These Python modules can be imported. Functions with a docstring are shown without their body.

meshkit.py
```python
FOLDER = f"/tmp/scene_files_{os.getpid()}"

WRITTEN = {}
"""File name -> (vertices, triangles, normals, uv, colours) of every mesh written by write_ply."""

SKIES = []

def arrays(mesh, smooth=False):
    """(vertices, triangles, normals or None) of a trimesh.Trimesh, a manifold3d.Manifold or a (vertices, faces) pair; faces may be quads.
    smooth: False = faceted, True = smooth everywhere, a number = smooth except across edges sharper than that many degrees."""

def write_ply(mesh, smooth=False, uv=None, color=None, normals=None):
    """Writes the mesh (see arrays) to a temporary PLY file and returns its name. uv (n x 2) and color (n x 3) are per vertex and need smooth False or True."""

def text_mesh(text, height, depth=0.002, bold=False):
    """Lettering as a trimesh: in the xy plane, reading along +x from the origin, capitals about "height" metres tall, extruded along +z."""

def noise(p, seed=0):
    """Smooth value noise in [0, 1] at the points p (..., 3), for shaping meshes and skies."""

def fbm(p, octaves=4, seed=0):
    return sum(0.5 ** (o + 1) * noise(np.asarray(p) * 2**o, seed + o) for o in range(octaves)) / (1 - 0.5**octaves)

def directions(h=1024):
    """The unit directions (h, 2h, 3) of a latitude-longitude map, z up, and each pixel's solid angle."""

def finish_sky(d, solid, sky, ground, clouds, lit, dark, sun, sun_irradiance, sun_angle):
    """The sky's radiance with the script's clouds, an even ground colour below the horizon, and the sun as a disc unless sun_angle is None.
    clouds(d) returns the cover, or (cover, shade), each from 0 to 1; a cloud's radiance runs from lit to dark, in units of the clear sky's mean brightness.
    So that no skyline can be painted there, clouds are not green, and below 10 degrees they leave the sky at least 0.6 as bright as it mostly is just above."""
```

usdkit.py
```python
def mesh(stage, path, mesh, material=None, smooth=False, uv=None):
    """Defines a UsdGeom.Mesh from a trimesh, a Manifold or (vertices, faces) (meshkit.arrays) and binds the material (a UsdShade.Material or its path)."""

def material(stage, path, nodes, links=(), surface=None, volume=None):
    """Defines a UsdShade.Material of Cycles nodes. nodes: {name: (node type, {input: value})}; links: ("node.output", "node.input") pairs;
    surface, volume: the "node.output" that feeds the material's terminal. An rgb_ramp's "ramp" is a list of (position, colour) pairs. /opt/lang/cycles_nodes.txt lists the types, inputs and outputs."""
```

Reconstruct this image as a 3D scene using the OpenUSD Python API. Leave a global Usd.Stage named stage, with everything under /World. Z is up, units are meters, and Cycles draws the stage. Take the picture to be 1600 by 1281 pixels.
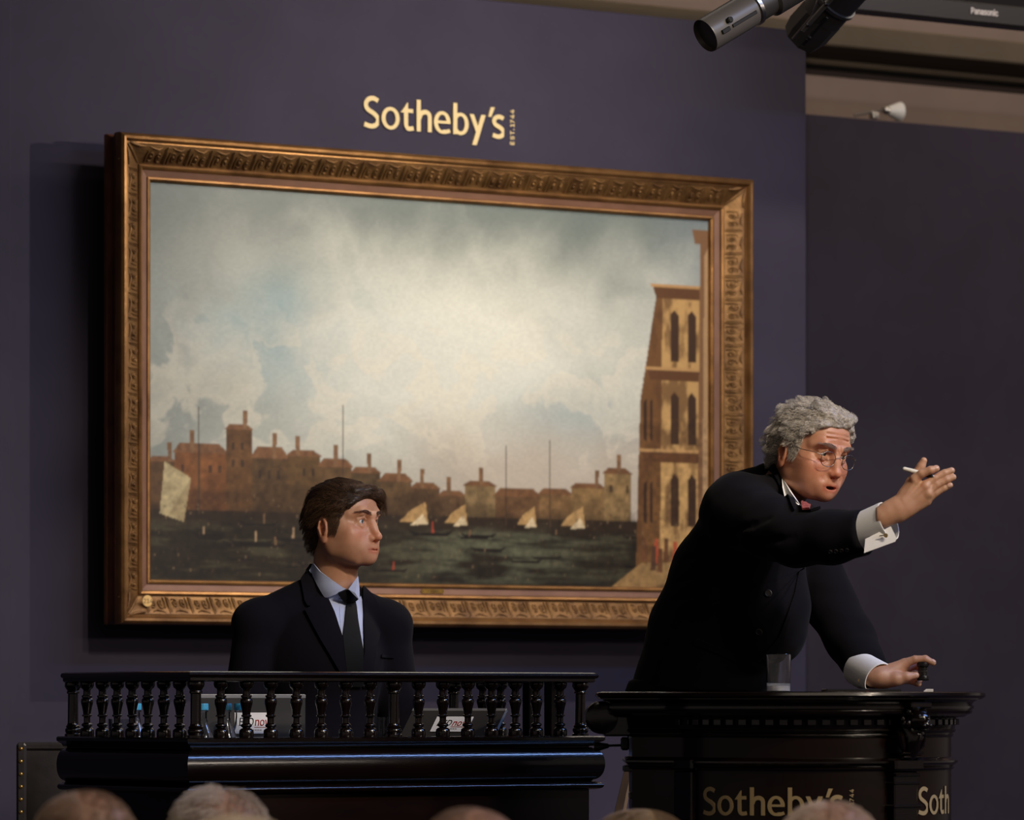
import math, random
import numpy as np, trimesh, usdkit, meshkit, manifold3d
from shapely.geometry import Polygon, LineString, Point, box as sbox
from shapely import affinity, ops
from pxr import Usd, UsdGeom, UsdLux, UsdShade, Gf, Sdf, Vt

stage = Usd.Stage.CreateInMemory()
UsdGeom.SetStageUpAxis(stage, UsdGeom.Tokens.z)
UsdGeom.SetStageMetersPerUnit(stage, 1.0)
UsdGeom.Xform.Define(stage, '/World')
UsdGeom.Scope.Define(stage, '/World/Looks')

# ------------------------------------------------------------------ camera
FPX, HZ, HCAM = 7500.0, 1095.0, 1.5          # focal length in pixels of a 1600 wide picture, eye-level row, eye height
YAW = math.radians(34.0)
CA, SA = math.cos(YAW), math.sin(YAW)
cam = UsdGeom.Camera.Define(stage, '/World/camera')
cam.CreateHorizontalApertureAttr(36.0)
cam.CreateVerticalApertureAttr(36.0 * 1281 / 1600)
cam.CreateFocalLengthAttr(FPX / 1600 * 36.0)
cam.CreateVerticalApertureOffsetAttr((HZ - 640.5) / 1600 * 36.0)
cam.CreateClippingRangeAttr(Gf.Vec2f(0.1, 200))
cam.CreateFStopAttr(6.0)
cam.CreateFocusDistanceAttr(11.6)
cam.AddTransformOp().Set(Gf.Matrix4d(CA, -SA, 0, 0, 0, 0, 1, 0, -SA, -CA, 0, 0, 0, 0, HCAM, 1))
cam.CreateExposureAttr(0.72)


def W(px, py, Z):
    """World point seen at pixel (px, py) of the photograph at distance Z along the view axis."""
    X = (px - 800) / FPX * Z
    return np.array([X * CA + Z * SA, -X * SA + Z * CA, HCAM + (HZ - py) / FPX * Z])


def on_y(px, py, Y):
    """World point at that pixel on the plane y = Y."""
    return W(px, py, Y / (CA - SA * (px - 800) / FPX))


# ------------------------------------------------------------------ light
YWALL = 12.255


def aim(prim, at, to):
    at, to = np.array(at, float), np.array(to, float)
    b = at - to
    b /= np.linalg.norm(b)
    x = np.cross([0, 0, 1.0], b)
    x = x / np.linalg.norm(x) if np.linalg.norm(x) > 1e-6 else np.array([1.0, 0, 0])
    y = np.cross(b, x)
    prim.AddTransformOp().Set(Gf.Matrix4d(*x, 0, *y, 0, *b, 0, *at, 1))


def rect_light(name, at, to, w, h, watts, color):
    l = UsdLux.RectLight.Define(stage, '/World/' + name)
    l.CreateWidthAttr(w); l.CreateHeightAttr(h)
    l.CreateIntensityAttr(watts); l.CreateColorAttr(Gf.Vec3f(*color))
    aim(l, at, to)
    return l


def spot(name, at, to, radius, watts, color, cone, soft=0.3):
    l = UsdLux.SphereLight.Define(stage, '/World/' + name)
    l.CreateRadiusAttr(radius); l.CreateIntensityAttr(watts); l.CreateColorAttr(Gf.Vec3f(*color))
    s = UsdLux.ShapingAPI.Apply(l.GetPrim())
    s.CreateShapingConeAngleAttr(cone); s.CreateShapingConeSoftnessAttr(soft)
    aim(l, at, to)
    return l


WARM = (1.0, 0.84, 0.66)
dome = UsdLux.DomeLight.Define(stage, '/World/room_glow')
dome.CreateIntensityAttr(0.025); dome.CreateColorAttr(Gf.Vec3f(1.0, 0.85, 0.78))
# the framing spotlight of the picture: its light sits in the mouth of the octagonal-hooded fixture
SPOT_AT, SPOT_TO = W(1251, 60, 13.35), np.array([7.85, 12.1, 2.25])
SPOT_AXIS = (SPOT_AT - SPOT_TO) / np.linalg.norm(SPOT_AT - SPOT_TO)
spot('picture_spot', SPOT_AT + SPOT_AXIS * 0.01, SPOT_TO, 0.02, 6200, (1.0, 0.88, 0.70), 78, 0.5)
# broad stage light from the front of the hall, to the right of the camera
rect_light('stage_light', (9.0, 1.5, 3.9), (7.2, 11.0, 1.9), 3.6, 0.4, 15, (1.0, 0.86, 0.72))
# two stage spots from the hall onto the speakers; their beams end on the stage behind
spot('rostrum_spot', (7.3, 4.3, 4.9), (7.3, 8.9, 1.95), 0.14, 330, (1.0, 0.84, 0.66), 17, 0.5)
spot('desk_spot', (6.5, 5.0, 4.9), (6.5, 10.2, 1.9), 0.14, 330, (1.0, 0.86, 0.70), 14, 0.5)
# ceiling spot over the seats of the hall
spot('hall_spot', (4.6, 3.6, 5.2), (4.3, 6.6, 1.3), 0.14, 210, (1.0, 0.82, 0.66), 24, 0.5)
# wash of the lighting track over the display wall and over the screen wall at right
rect_light('track_wash', (9.0, 10.3, 4.5), (9.0, 12.2, 2.7), 3.8, 0.14, 16, (1.0, 0.87, 0.76))
rect_light('track_wash_right', (12.6, 10.6, 4.9), (12.6, 13.1, 2.4), 4.0, 0.14, 17, (1.0, 0.85, 0.72))
# blue-white ceiling panel over the stage, mirrored in the polished mouldings
rect_light('ceiling_panel', (9.75, 6.2, 5.2), (9.75, 6.2, 0), 4.2, 0.6, 15.0, (0.26, 0.45, 1.0))
# soft light of the hall ceiling
rect_light('hall_ceiling_light', (5.0, 4.0, 5.3), (5.2, 4.5, 0), 6.0, 3.0, 0.7, WARM)
# gallery strip light on the rear wall above the screen wall
rect_light('gallery_light', (12.0, 13.3, 5.0), (12.0, 14.45, 3.6), 6.0, 0.1, 6.5, WARM)

# ------------------------------------------------------------------ helpers
LOOKS = {}


def mat(name, color, color2=None, nscale=6.0, ndetail=4, ramp=(0.35, 0.65), rough=0.5, metal=0.0, spec=0.5, bump=None, bscale=60.0, bdist=0.002, attr=None, stretch=None, **kw):
    """Principled material; colour2 is noise-mixed in, bump is a strength, attr reads a mesh primvar as colour."""
    if name in LOOKS:
        return LOOKS[name]
    n = {'p': ('principled_bsdf', {'roughness': rough, 'metallic': metal, 'specular_ior_level': spec, **kw})}
    links = []
    if attr or color2 is not None or bump:
        n['tc'] = ('texture_coordinate', {})
        src = 'tc.object'
        if stretch:
            n['mp'] = ('mapping', {'scale': stretch})
            links.append(('tc.object', 'mp.vector')); src = 'mp.vector'
    if attr:
        n['a'] = ('attribute', {'attribute': attr})
        links.append(('a.color', 'p.base_color'))
    elif color2 is not None:
        n['n'] = ('noise_texture', {'scale': nscale, 'detail': ndetail, 'roughness': 0.6})
        n['r'] = ('rgb_ramp', {'ramp': [(ramp[0], color), (ramp[1], color2)]})
        links += [(src, 'n.vector'), ('n.fac', 'r.fac'), ('r.color', 'p.base_color')]
    else:
        n['p'][1]['base_color'] = color
    if bump:
        n['bn'] = ('noise_texture', {'scale': bscale, 'detail': 3})
        n['b'] = ('bump', {'strength': bump, 'distance': bdist})
        links += [(src, 'bn.vector'), ('bn.fac', 'b.height'), ('b.normal', 'p.normal')]
    LOOKS[name] = usdkit.material(stage, '/World/Looks/' + name, n, links, surface='p.BSDF')
    return LOOKS[name]


def srgb(r, g, b):
    f = lambda v: (v / 255 / 12.92) if v / 255 < 0.04045 else ((v / 255 + 0.055) / 1.055) ** 2.4
    return (f(r), f(g), f(b))


M = dict(
    wall=mat('navy_paint', srgb(63, 59, 75), srgb(58, 54, 69), 3.0, rough=0.85, spec=0.2, bump=0.15, bscale=400, bdist=0.001),
    wall2=mat('navy_fabric', srgb(60, 54, 64), srgb(55, 49, 58), 3.0, rough=0.9, spec=0.15, bump=0.15, bscale=400, bdist=0.001),
    taupe=mat('taupe_plaster', srgb(128, 112, 104), srgb(120, 105, 98), 2.0, rough=0.85, spec=0.2),
    beam=mat('brown_beam', srgb(96, 84, 68), srgb(86, 75, 60), 3.0, rough=0.7, spec=0.3),
    track=mat('track_metal', srgb(150, 135, 118), rough=0.45, spec=0.5),
    carpet=mat('dark_carpet', srgb(60, 50, 52), srgb(48, 40, 42), 40, rough=1.0, spec=0.1),
    ceil=mat('ceiling_paint', srgb(120, 112, 108), rough=0.9),
    gold=mat('gilt', srgb(152, 111, 66), srgb(100, 68, 38), 9, ramp=(0.35, 0.72), rough=0.42, metal=0.75, bump=0.35, bscale=90, bdist=0.002),
    gold_cove=mat('gilt_cove', srgb(140, 104, 62), srgb(88, 60, 34), 14, ramp=(0.35, 0.7), rough=0.5, metal=0.6, bump=0.5, bscale=120, bdist=0.003),
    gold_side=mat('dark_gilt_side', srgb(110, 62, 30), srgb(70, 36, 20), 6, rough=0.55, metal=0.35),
    frieze=mat('bole_red_frieze', srgb(128, 92, 72), srgb(112, 78, 60), 8, rough=0.6, metal=0.2),
    brass=mat('brass', srgb(200, 160, 80), srgb(170, 128, 58), 30, rough=0.35, metal=0.8),
    cream=mat('cream_letter_paint', srgb(228, 205, 150), rough=0.6),
    wood=mat('black_mahogany', (0.0035, 0.0018, 0.0014), (0.006, 0.0027, 0.002), 3, rough=0.2, spec=0.4, stretch=(1, 1, 6), coat_weight=0.5, coat_roughness=0.12, bump=0.12, bscale=70, bdist=0.002),
    wood_red=mat('red_mahogany', (0.009, 0.0028, 0.0018), (0.005, 0.002, 0.0014), 5, rough=0.3, spec=0.25, stretch=(1, 1, 5), coat_weight=0.12, coat_roughness=0.12),
    black=mat('black_plastic', (0.012, 0.011, 0.011), rough=0.4),
    black_metal=mat('black_lamp_paint', (0.030, 0.027, 0.024), rough=0.42, spec=0.5),
    steel=mat('bright_steel', (0.6, 0.58, 0.55), rough=0.25, metal=1.0),
    white=mat('white_enamel', (0.80, 0.77, 0.70), rough=0.4),
    paper=mat('white_paper', (0.85, 0.83, 0.80), rough=0.8),
    ink=mat('black_ink', (0.02, 0.02, 0.02), rough=0.7),
    red_ink=mat('red_ink', (0.35, 0.02, 0.02), rough=0.7),
)


def _free(path):
    if not stage.GetPrimAtPath(path):
        return path
    k = 1
    while stage.GetPrimAtPath(f'{path}_{k:03d}'):
        k += 1
    return f'{path}_{k:03d}'


def tag(p, label=None, cat=None, group=None, kind=None):
    p = p.GetPrim() if hasattr(p, 'GetPrim') else p
    for k, v in (('label', label), ('category', cat), ('group', group), ('kind', kind)):
        if v:
            p.SetCustomDataByKey(k, v)
    return p


def thing(name, label, cat, loc=(0, 0, 0), rotz=0.0, group=None):
    x = UsdGeom.Xform.Define(stage, _free('/World/' + name))
    x.AddTranslateOp().Set(Gf.Vec3d(*map(float, loc)))
    if rotz:
        x.AddRotateZOp().Set(float(rotz))
    return tag(x, label, cat, group)


def obj(name, mesh, material, parent=None, smooth=30, label=None, color=None):
    base = str(parent.GetPath()) if parent else '/World'
    m = usdkit.mesh(stage, _free(f'{base}/{name}'), mesh, material, smooth)
    if color is not None:
        UsdGeom.PrimvarsAPI(m).CreatePrimvar('tint', Sdf.ValueTypeNames.Color3fArray, 'vertex').Set(Vt.Vec3fArray.FromNumpy(np.asarray(color, np.float32)))
    p = m.GetPrim()
    if label:
        p.SetCustomDataByKey('label', label)
    return p


def curves(name, pts, width, material, parent):
    """Strands: pts (n strands, k points, 3)."""
    base = str(parent.GetPath()) if parent else '/World'
    c = UsdGeom.BasisCurves.Define(stage, _free(f'{base}/{name}'))
    n, k = pts.shape[:2]
    c.CreateTypeAttr('linear')
    c.CreatePointsAttr(Vt.Vec3fArray.FromNumpy(pts.reshape(-1, 3).astype(np.float32)))
    c.CreateCurveVertexCountsAttr(Vt.IntArray.FromNumpy(np.full(n, k, np.int32)))
    taper = np.linspace(1, 0.35, k)
    c.CreateWidthsAttr(Vt.FloatArray.FromNumpy(np.tile(width * taper, n).astype(np.float32)))
    c.SetWidthsInterpolation('vertex')
    UsdShade.MaterialBindingAPI.Apply(c.GetPrim()).Bind(material)
    return c.GetPrim()


def dup(root, loc, rotz=0.0, label=None, group=None):
    was = root.GetCustomData()
    r = thing(root.GetName().rstrip('0123456789').rstrip('_'), label or was['label'], was['category'], loc, rotz, group or was.get('group'))
    r.GetReferences().AddInternalReference(root.GetPath())
    r.SetInstanceable(True)
    return r


def cat(ms):
    return trimesh.util.concatenate([m for m in ms if m is not None])


def bx(x0, y0, z0, x1, y1, z1, c=0.0):
    """Box between two corners, edges chamfered by c."""
    lo, hi = np.minimum([x0, y0, z0], [x1, y1, z1]), np.maximum([x0, y0, z0], [x1, y1, z1])
    if c <= 0:
        m = trimesh.creation.box(hi - lo)
        m.apply_translation((lo + hi) / 2)
        return m
    c = min(c, 0.45 * float((hi - lo).min()))
    pts = []
    for k in range(8):
        s = [(k >> i) & 1 for i in range(3)]
        p = np.where(s, hi, lo)
        for i in range(3):
            q = p + np.where(s, -c, c)
            q[i] = p[i]
            pts.append(q)
    return trimesh.convex.convex_hull(np.array(pts))


def moved(m, t=(0, 0, 0), rz=0.0, R=None):
    m = m.copy()
    T = np.eye(4)
    if R is not None:
        T[:3, :3] = R
    elif rz:
        T[:2, :2] = [[math.cos(rz), -math.sin(rz)], [math.sin(rz), math.cos(rz)]]
    T[:3, 3] = t
    m.apply_transform(T)
    return m


def lathe(profile, n=24):
    """Profile of (radius, z) from bottom to top; ends are closed."""
    p = [(0.0, profile[0][1])] + [tuple(q) for q in profile] + [(0.0, profile[-1][1])]
    p = [q for i, q in enumerate(p) if i == 0 or q != p[i - 1]]
    ang = np.arange(n) * 2 * np.pi / n
    v = [np.array([[0, 0, p[0][1]]])] + [np.stack([r * np.cos(ang), r * np.sin(ang), np.full(n, z)], 1) for r, z in p[1:-1]] + [np.array([[0, 0, p[-1][1]]])]
    k, f, j = len(p) - 2, [], np.arange(n)
    j2 = (j + 1) % n
    f.append(np.stack([np.zeros(n, int), 1 + j2, 1 + j], 1))
    for i in range(k - 1):
        a, b = 1 + i * n, 1 + (i + 1) * n
        f.append(np.stack([a + j, a + j2, b + j2], 1)); f.append(np.stack([a + j, b + j2, b + j], 1))
    a = 1 + (k - 1) * n
    f.append(np.stack([a + j, a + j2, np.full(n, a + n)], 1))
    return trimesh.Trimesh(np.vstack(v), np.vstack(f), process=False)


def tube(pts, r, n=8):
    """Closed tube along points; r a number or one per point."""
    p = np.asarray(pts, float)
    r = np.broadcast_to(r, (len(p),))
    t = np.gradient(p, axis=0)
    t /= np.linalg.norm(t, axis=1, keepdims=True) + 1e-12
    ref = np.array([0, 0, 1.0]) if abs(t[0][2]) < 0.9 else np.array([1.0, 0, 0])
    rows, u = [], None
    for i in range(len(p)):
        u = np.cross(t[i], ref) if u is None else u - t[i] * (u @ t[i])
        u /= np.linalg.norm(u) + 1e-12
        w = np.cross(t[i], u)
        a = np.arange(n) * 2 * np.pi / n
        rows.append(p[i] + r[i] * (np.cos(a)[:, None] * u + np.sin(a)[:, None] * w))
    v = np.vstack(rows + [p[:1], p[-1:]])
    f, j = [], np.arange(n)
    j2 = (j + 1) % n
    for i in range(len(p) - 1):
        a, b = i * n, (i + 1) * n
        f.append(np.stack([a + j, a + j2, b + j2], 1)); f.append(np.stack([a + j, b + j2, b + j], 1))
    f.append(np.stack([j2, j, np.full(n, len(p) * n)], 1))
    f.append(np.stack([(len(p) - 1) * n + j, (len(p) - 1) * n + j2, np.full(n, len(p) * n + 1)], 1))
    return trimesh.Trimesh(v, np.vstack(f), process=False)


def sweep(profile, path, closed=False):
    """Sweeps a closed profile of (outward, up) along a horizontal path of (x, y), outward to the right of travel, mitred."""
    p = np.asarray(path, float)
    pr = np.asarray(profile, float)
    n, k = len(p), len(pr)
    d = (np.roll(p, -1, 0) - p) if closed else np.diff(p, axis=0)
    d /= np.linalg.norm(d, axis=1, keepdims=True)
    nr = np.stack([d[:, 1], -d[:, 0]], 1)
    rows, sharp = [], []
    for i in range(n):
        a = nr[i - 1] if (closed or i > 0) else nr[0]
        b = nr[i] if (closed or i < n - 1) else nr[-1]
        m = (a + b) / max(1 + a @ b, 0.2)
        sharp.append(a @ b < 0.9)
        rows.append(np.column_stack([p[i][0] + m[0] * pr[:, 0], p[i][1] + m[1] * pr[:, 0], pr[:, 1]]))
    j = np.arange(k); j2 = (j + 1) % k
    runs, run = [], [0]                              # sharp corners end one run of shared vertices and begin the next
    for i in range(1, n + 1 if closed else n):
        run.append(i % n)
        if sharp[i % n] or i == (n if closed else n - 1):
            runs.append(run); run = [i % n]
    parts = []
    for run in runs:
        f = []
        for i in range(len(run) - 1):
            a, b = i * k, (i + 1) * k
            f.append(np.stack([a + j, b + j, b + j2], 1)); f.append(np.stack([a + j, b + j2, a + j2], 1))
        parts.append((np.vstack([rows[i] for i in run]), np.vstack(f)))
    if not closed:
        vv, ff = trimesh.creation.triangulate_polygon(Polygon(pr), engine='earcut')
        idx = [int(np.argmin(((pr - q) ** 2).sum(1))) for q in vv]
        ff = np.array([[idx[t] for t in tri] for tri in ff])
        parts += [(rows[0], ff), (rows[-1], ff[:, ::-1])]
    out, at = [], 0
    area = sum(pr[i - 1][0] * pr[i][1] - pr[i][0] * pr[i - 1][1] for i in range(k))
    for v, f in parts:
        out.append(trimesh.Trimesh(v, f if area > 0 else f[:, ::-1], process=False))
    return cat(out)


def extrude(poly, depth):
    geoms = list(getattr(poly, 'geoms', [poly]))
    return cat([trimesh.creation.extrude_polygon(g, depth, engine='earcut') for g in geoms if g.area > 1e-12])


FACE_WALL = np.array([[1, 0, 0], [0, 0, -1], [0, 1, 0.0]])   # a flat shape in xy stands up, facing -y


def spline(pts, n=24, closed=False):
    from scipy.interpolate import CubicSpline
    p = np.asarray(pts, float)
    if closed:
        p = np.vstack([p, p[:1]])
    t = np.r_[0, np.cumsum(np.linalg.norm(np.diff(p, axis=0), axis=1))]
    return CubicSpline(t, p, bc_type='periodic' if closed else 'natural')(np.linspace(0, t[-1], n))
# ------------------------------------------------------------------ the setting
def structure(name, mesh, material, label, smooth=False):
    return tag(obj(name, mesh, material, smooth=smooth), label, 'wall' if 'wall' in name else name.split('_')[0], kind='structure')


XR = on_y(1260, 600, YWALL)[0]                    # right end of the display wall
ZT = on_y(1040, 27, YWALL)[2]                     # its top
structure('floor', bx(-9, -9, -0.1, 22, 20, 0), M['carpet'], 'dark carpeted floor of the sale room')
structure('wall_back', bx(1.5, YWALL, 0.0, XR, YWALL + 0.3, ZT, 0.004), M['wall'], 'navy painted display wall behind the framed picture')
structure('wall_left', bx(1.5, YWALL - 0.012, 0.0, on_y(14, 600, YWALL)[0], YWALL + 0.01, ZT, 0.003), M['wall'], 'navy painted wall panel standing slightly proud at the far left')
Y2 = YWALL + 0.9
structure('wall_right', bx(XR - 1.0, Y2, 0, 17, Y2 + 0.15, on_y(1262, 178, Y2)[2], 0.004), M['wall2'], 'lower dark navy screen wall stepping back at right')
Y3 = YWALL + 2.2
structure('wall_rear', bx(-2, Y3, 0, 20, Y3 + 0.2, 5.4), M['taupe'], 'taupe plaster wall seen above the navy screen wall')
structure('ceiling', bx(-9, -9, 5.4, 22, 20, 5.5), M['ceil'], 'plain ceiling high above the sale room')
YB = YWALL + 1.2
structure('trim_1', bx(4, YB, on_y(1285, 70, YB)[2], 19, YB + 0.35, on_y(1285, 34, YB)[2], 0.006), M['beam'], 'brown horizontal beam running along the top of the wall')
YT = YWALL + 1.5
zt0, zt1, zt2 = on_y(1260, 98, YT)[2], on_y(1260, 82, YT)[2], on_y(1260, 105.5, YT)[2]
structure('trim_2', bx(XR - 1.5, YT, zt0, 19, YT + 0.12, zt1, 0.008), M['track'], 'pale horizontal track rail below the brown beam')
structure('trim_3', bx(XR - 1.5, YT + 0.02, zt2, 19, YT + 0.16, zt0, 0.004), M['black'], 'black strip along the underside of the pale track rail')

clip = thing('rail_hanger', 'small pale vertical hanger standing on the track rail', 'hanger', on_y(1434, 101, YT + 0.05))
obj('rod', lathe([(0.007, 0), (0.009, 0.03), (0.006, 0.034)], 12), M['white'], clip)
obj('foot', bx(-0.02, -0.012, -0.006, 0.02, 0.012, 0.004, 0.002), M['track'], clip)

# small white lamp head lying on top of the low wall
lp = on_y(1391, 187, Y2 + 0.06)
lamp = thing('reflector_lamp', 'small white cone-shaped lamp on top of the dark screen wall', 'lamp', lp)
Ry = np.array([[0, 0, 1.0], [0, 1, 0], [-1, 0, 0]])
obj('shade', moved(lathe([(0.014, 0), (0.016, 0.004), (0.034, 0.05), (0.034, 0.052), (0.03, 0.052), (0.013, 0.006)], 24), (-0.01, 0, 0.031), R=Ry), M['white'], lamp)
obj('socket', moved(lathe([(0.012, 0), (0.014, 0.01), (0.012, 0.02)], 16), (-0.03, 0, 0.031), R=Ry), M['steel'], lamp)
obj('arm', tube([(-0.022, 0, 0.034), (-0.06, 0, 0.026), (-0.13, 0, 0.010), (-0.16, 0, 0.004)], 0.004), M['steel'], lamp)
obj('clamp', bx(-0.085, -0.015, -0.002, -0.06, 0.015, 0.018, 0.003), M['steel'], lamp)

# ------------------------------------------------------------------ flat panel display at upper right
ZTV = 14.6
tv0 = W(1338, 14, ZTV)
YTV = tv0[1]
tvx1 = on_y(1760, 50, YTV)[0]
tv = thing('flat_display', 'black flat panel display hanging at the upper right corner', 'television', (tv0[0], YTV, tv0[2] - 0.005))
tw = tvx1 - tv0[0]
th = tw * 0.6
obj('bezel', cat([bx(0, 0, 0, tw, 0.07, 0.065, 0.006), bx(0, 0, th - 0.04, tw, 0.07, th, 0.006), bx(0, 0, 0.05, 0.04, 0.07, th - 0.03, 0.006), bx(tw - 0.04, 0, 0.05, tw, 0.07, th - 0.03, 0.006)]), mat('display_bezel', (0.022, 0.019, 0.017), rough=0.35), tv)
obj('screen', bx(0.035, 0.012, 0.06, tw - 0.035, 0.05, th - 0.035), mat('display_glass', (0.012, 0.011, 0.011), rough=0.15), tv)
obj('back_cover', bx(0.06, 0.05, 0.06, tw - 0.06, 0.1, th - 0.06, 0.01), M['black'], tv)
obj('mount_pole', cat([bx(tw / 2 - 0.03, 0.1, th * 0.5, tw / 2 + 0.03, 0.15, 5.4 - (tv0[2] - 0.005), 0.004), bx(tw / 2 - 0.15, 0.095, th * 0.35, tw / 2 + 0.15, 0.12, th * 0.65, 0.004)]), M['black_metal'], tv, smooth=False)
lx = on_y(1516, 20, YTV)
t = meshkit.text_mesh('Panasonic', 0.0165 * 14.6 / 13, 0.0015, bold=True)
sx = (on_y(1558, 20, YTV)[0] - lx[0]) / t.extents[0]
t.apply_scale([sx, 1, 1])
obj('lettering', moved(t, (lx[0] - tv0[0], -0.001, lx[2] - tv0[2] + 0.003), R=FACE_WALL), mat('grey_letter', (0.52, 0.47, 0.43), rough=0.5), tv, smooth=False)

# ------------------------------------------------------------------ two profile spotlights hanging at the top
def profile_spot(name, label, a, b, r0, hood):
    L = np.linalg.norm(b - a)
    k = (b - a) / L
    x = np.cross([0, 0, 1.0], k); x /= np.linalg.norm(x)
    R = np.column_stack([x, np.cross(k, x), k])
    s = thing(name, label, 'spotlight', a)
    P = lambda m: moved(m, R=R)
    if hood:
        obj('lens_hood', P(lathe([(r0 * 0.62, -0.004), (r0 * 0.86, 0.0), (r0, 0.035), (r0, 0.10), (r0 * 0.93, 0.10), (r0 * 0.9, 0.012)], 8)), M['black_metal'], s)
    else:
        obj('lens_tube', P(lathe([(r0 * 0.9, 0.012), (r0 * 0.98, 0.0), (r0, 0.004), (r0, 0.145), (r0 * 0.9, 0.145)], 28)), mat('lamp_tube_paint', (0.085, 0.075, 0.064), rough=0.38), s)
    obj('barrel', P(lathe([(r0 * 0.88, 0.09), (r0 * 0.97, 0.1), (r0 * 0.97, L * 0.6), (r0 * 1.15, L * 0.62), (r0 * 1.15, L), (r0 * 0.8, L + 0.05)], 28)), M['black_metal'], s)
    obj('lens', P(lathe([(r0 * 0.8, 0.065), (r0 * 0.6, 0.056), (r0 * 0.3, 0.05)], 24)), mat('lens_glass', (0.03, 0.03, 0.035), rough=0.05), s)
    obj('clamp_ring', P(lathe([(r0 * 1.0, 0.148), (r0 * 1.07, 0.15), (r0 * 1.07, 0.16), (r0 * 1.0, 0.162)], 28)), M['steel'] if not hood else M['black_metal'], s)
    # side slots, knobs and screws face the room
    side = -x
    up = np.cross(k, x)
    face = (-0.35 * up - 0.94 * np.array([SA, CA, 0]))
    face -= k * (face @ k); face /= np.linalg.norm(face)
    tang = np.cross(k, face)
    F = np.column_stack([tang, face, k])
    obj('focus_slot', moved(cat([bx(-0.004, 0, 0.055, 0.004, 0.004, 0.135, 0.001), bx(-0.005, 0, 0.02, 0.005, 0.006, 0.045, 0.001)]), face * (r0 * 0.985), R=F), M['black'], s)
    Rk = np.column_stack([k, tang, face])
    for q, w in ((0.052, 0.018 if not hood else 0.0),):
        obj('focus_knob', moved(lathe([(0.007, 0), (0.0075, 0.008), (0.005, 0.01)], 12), face * (r0 * 0.98) + k * q - tang * w, R=Rk), M['black'], s)
    if hood:
        e = face * (r0 * 1.0) - tang * (r0 * 0.45)
        for q in (0.085, 0.17, 0.2):
            obj('wing_nut', moved(lathe([(0.006, 0), (0.01, 0.004), (0.004, 0.014)], 10), e + k * q, R=Rk), M['black'], s)
        obj('rail', moved(bx(-0.006, 0, 0.06, 0.006, 0.012, L * 0.9, 0.002), e, R=F), mat('lamp_tube_paint', (0.085, 0.075, 0.064)), s)
        obj('safety_wire', tube([a * 0 + e * 1.35 + k * 0.03, e * 1.6 + k * 0.13, e * 1.7 + k * 0.2 + np.array([0, 0, 0.06]), np.array([0, 0, 0.5]) + k * 0.2 + e], 0.0022, 6), M['steel'], s)
    top = k * (L * 0.75)
    obj('yoke', cat([tube([top + x * (r0 * 1.2), top + x * (r0 * 1.2) + np.array([0, 0, 0.25])], 0.008, 8), tube([top - x * (r0 * 1.2), top - x * (r0 * 1.2) + np.array([0, 0, 0.25])], 0.008, 8), tube([top - x * (r0 * 1.25) + np.array([0, 0, 0.25]), top + x * (r0 * 1.25) + np.array([0, 0, 0.25])], 0.008, 8)]), M['black_metal'], s)
    obj('hanging_rod', tube([top + np.array([0, 0, 0.25]), top + np.array([0, 0, 5.4 - (a + top)[2]])], 0.012, 8), M['black_metal'], s)
    return s


profile_spot('profile_spotlight', 'grey-brown tubular spotlight with bright clamp ring, left of the two', W(1102, 56, 11.6), W(1262, -40, 11.75), 0.043, False)
profile_spot('profile_spotlight', 'black octagonal-hooded spotlight with wing nuts, right of the two', SPOT_AT, SPOT_AT + SPOT_AXIS * 0.5, 0.064, True)
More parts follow.
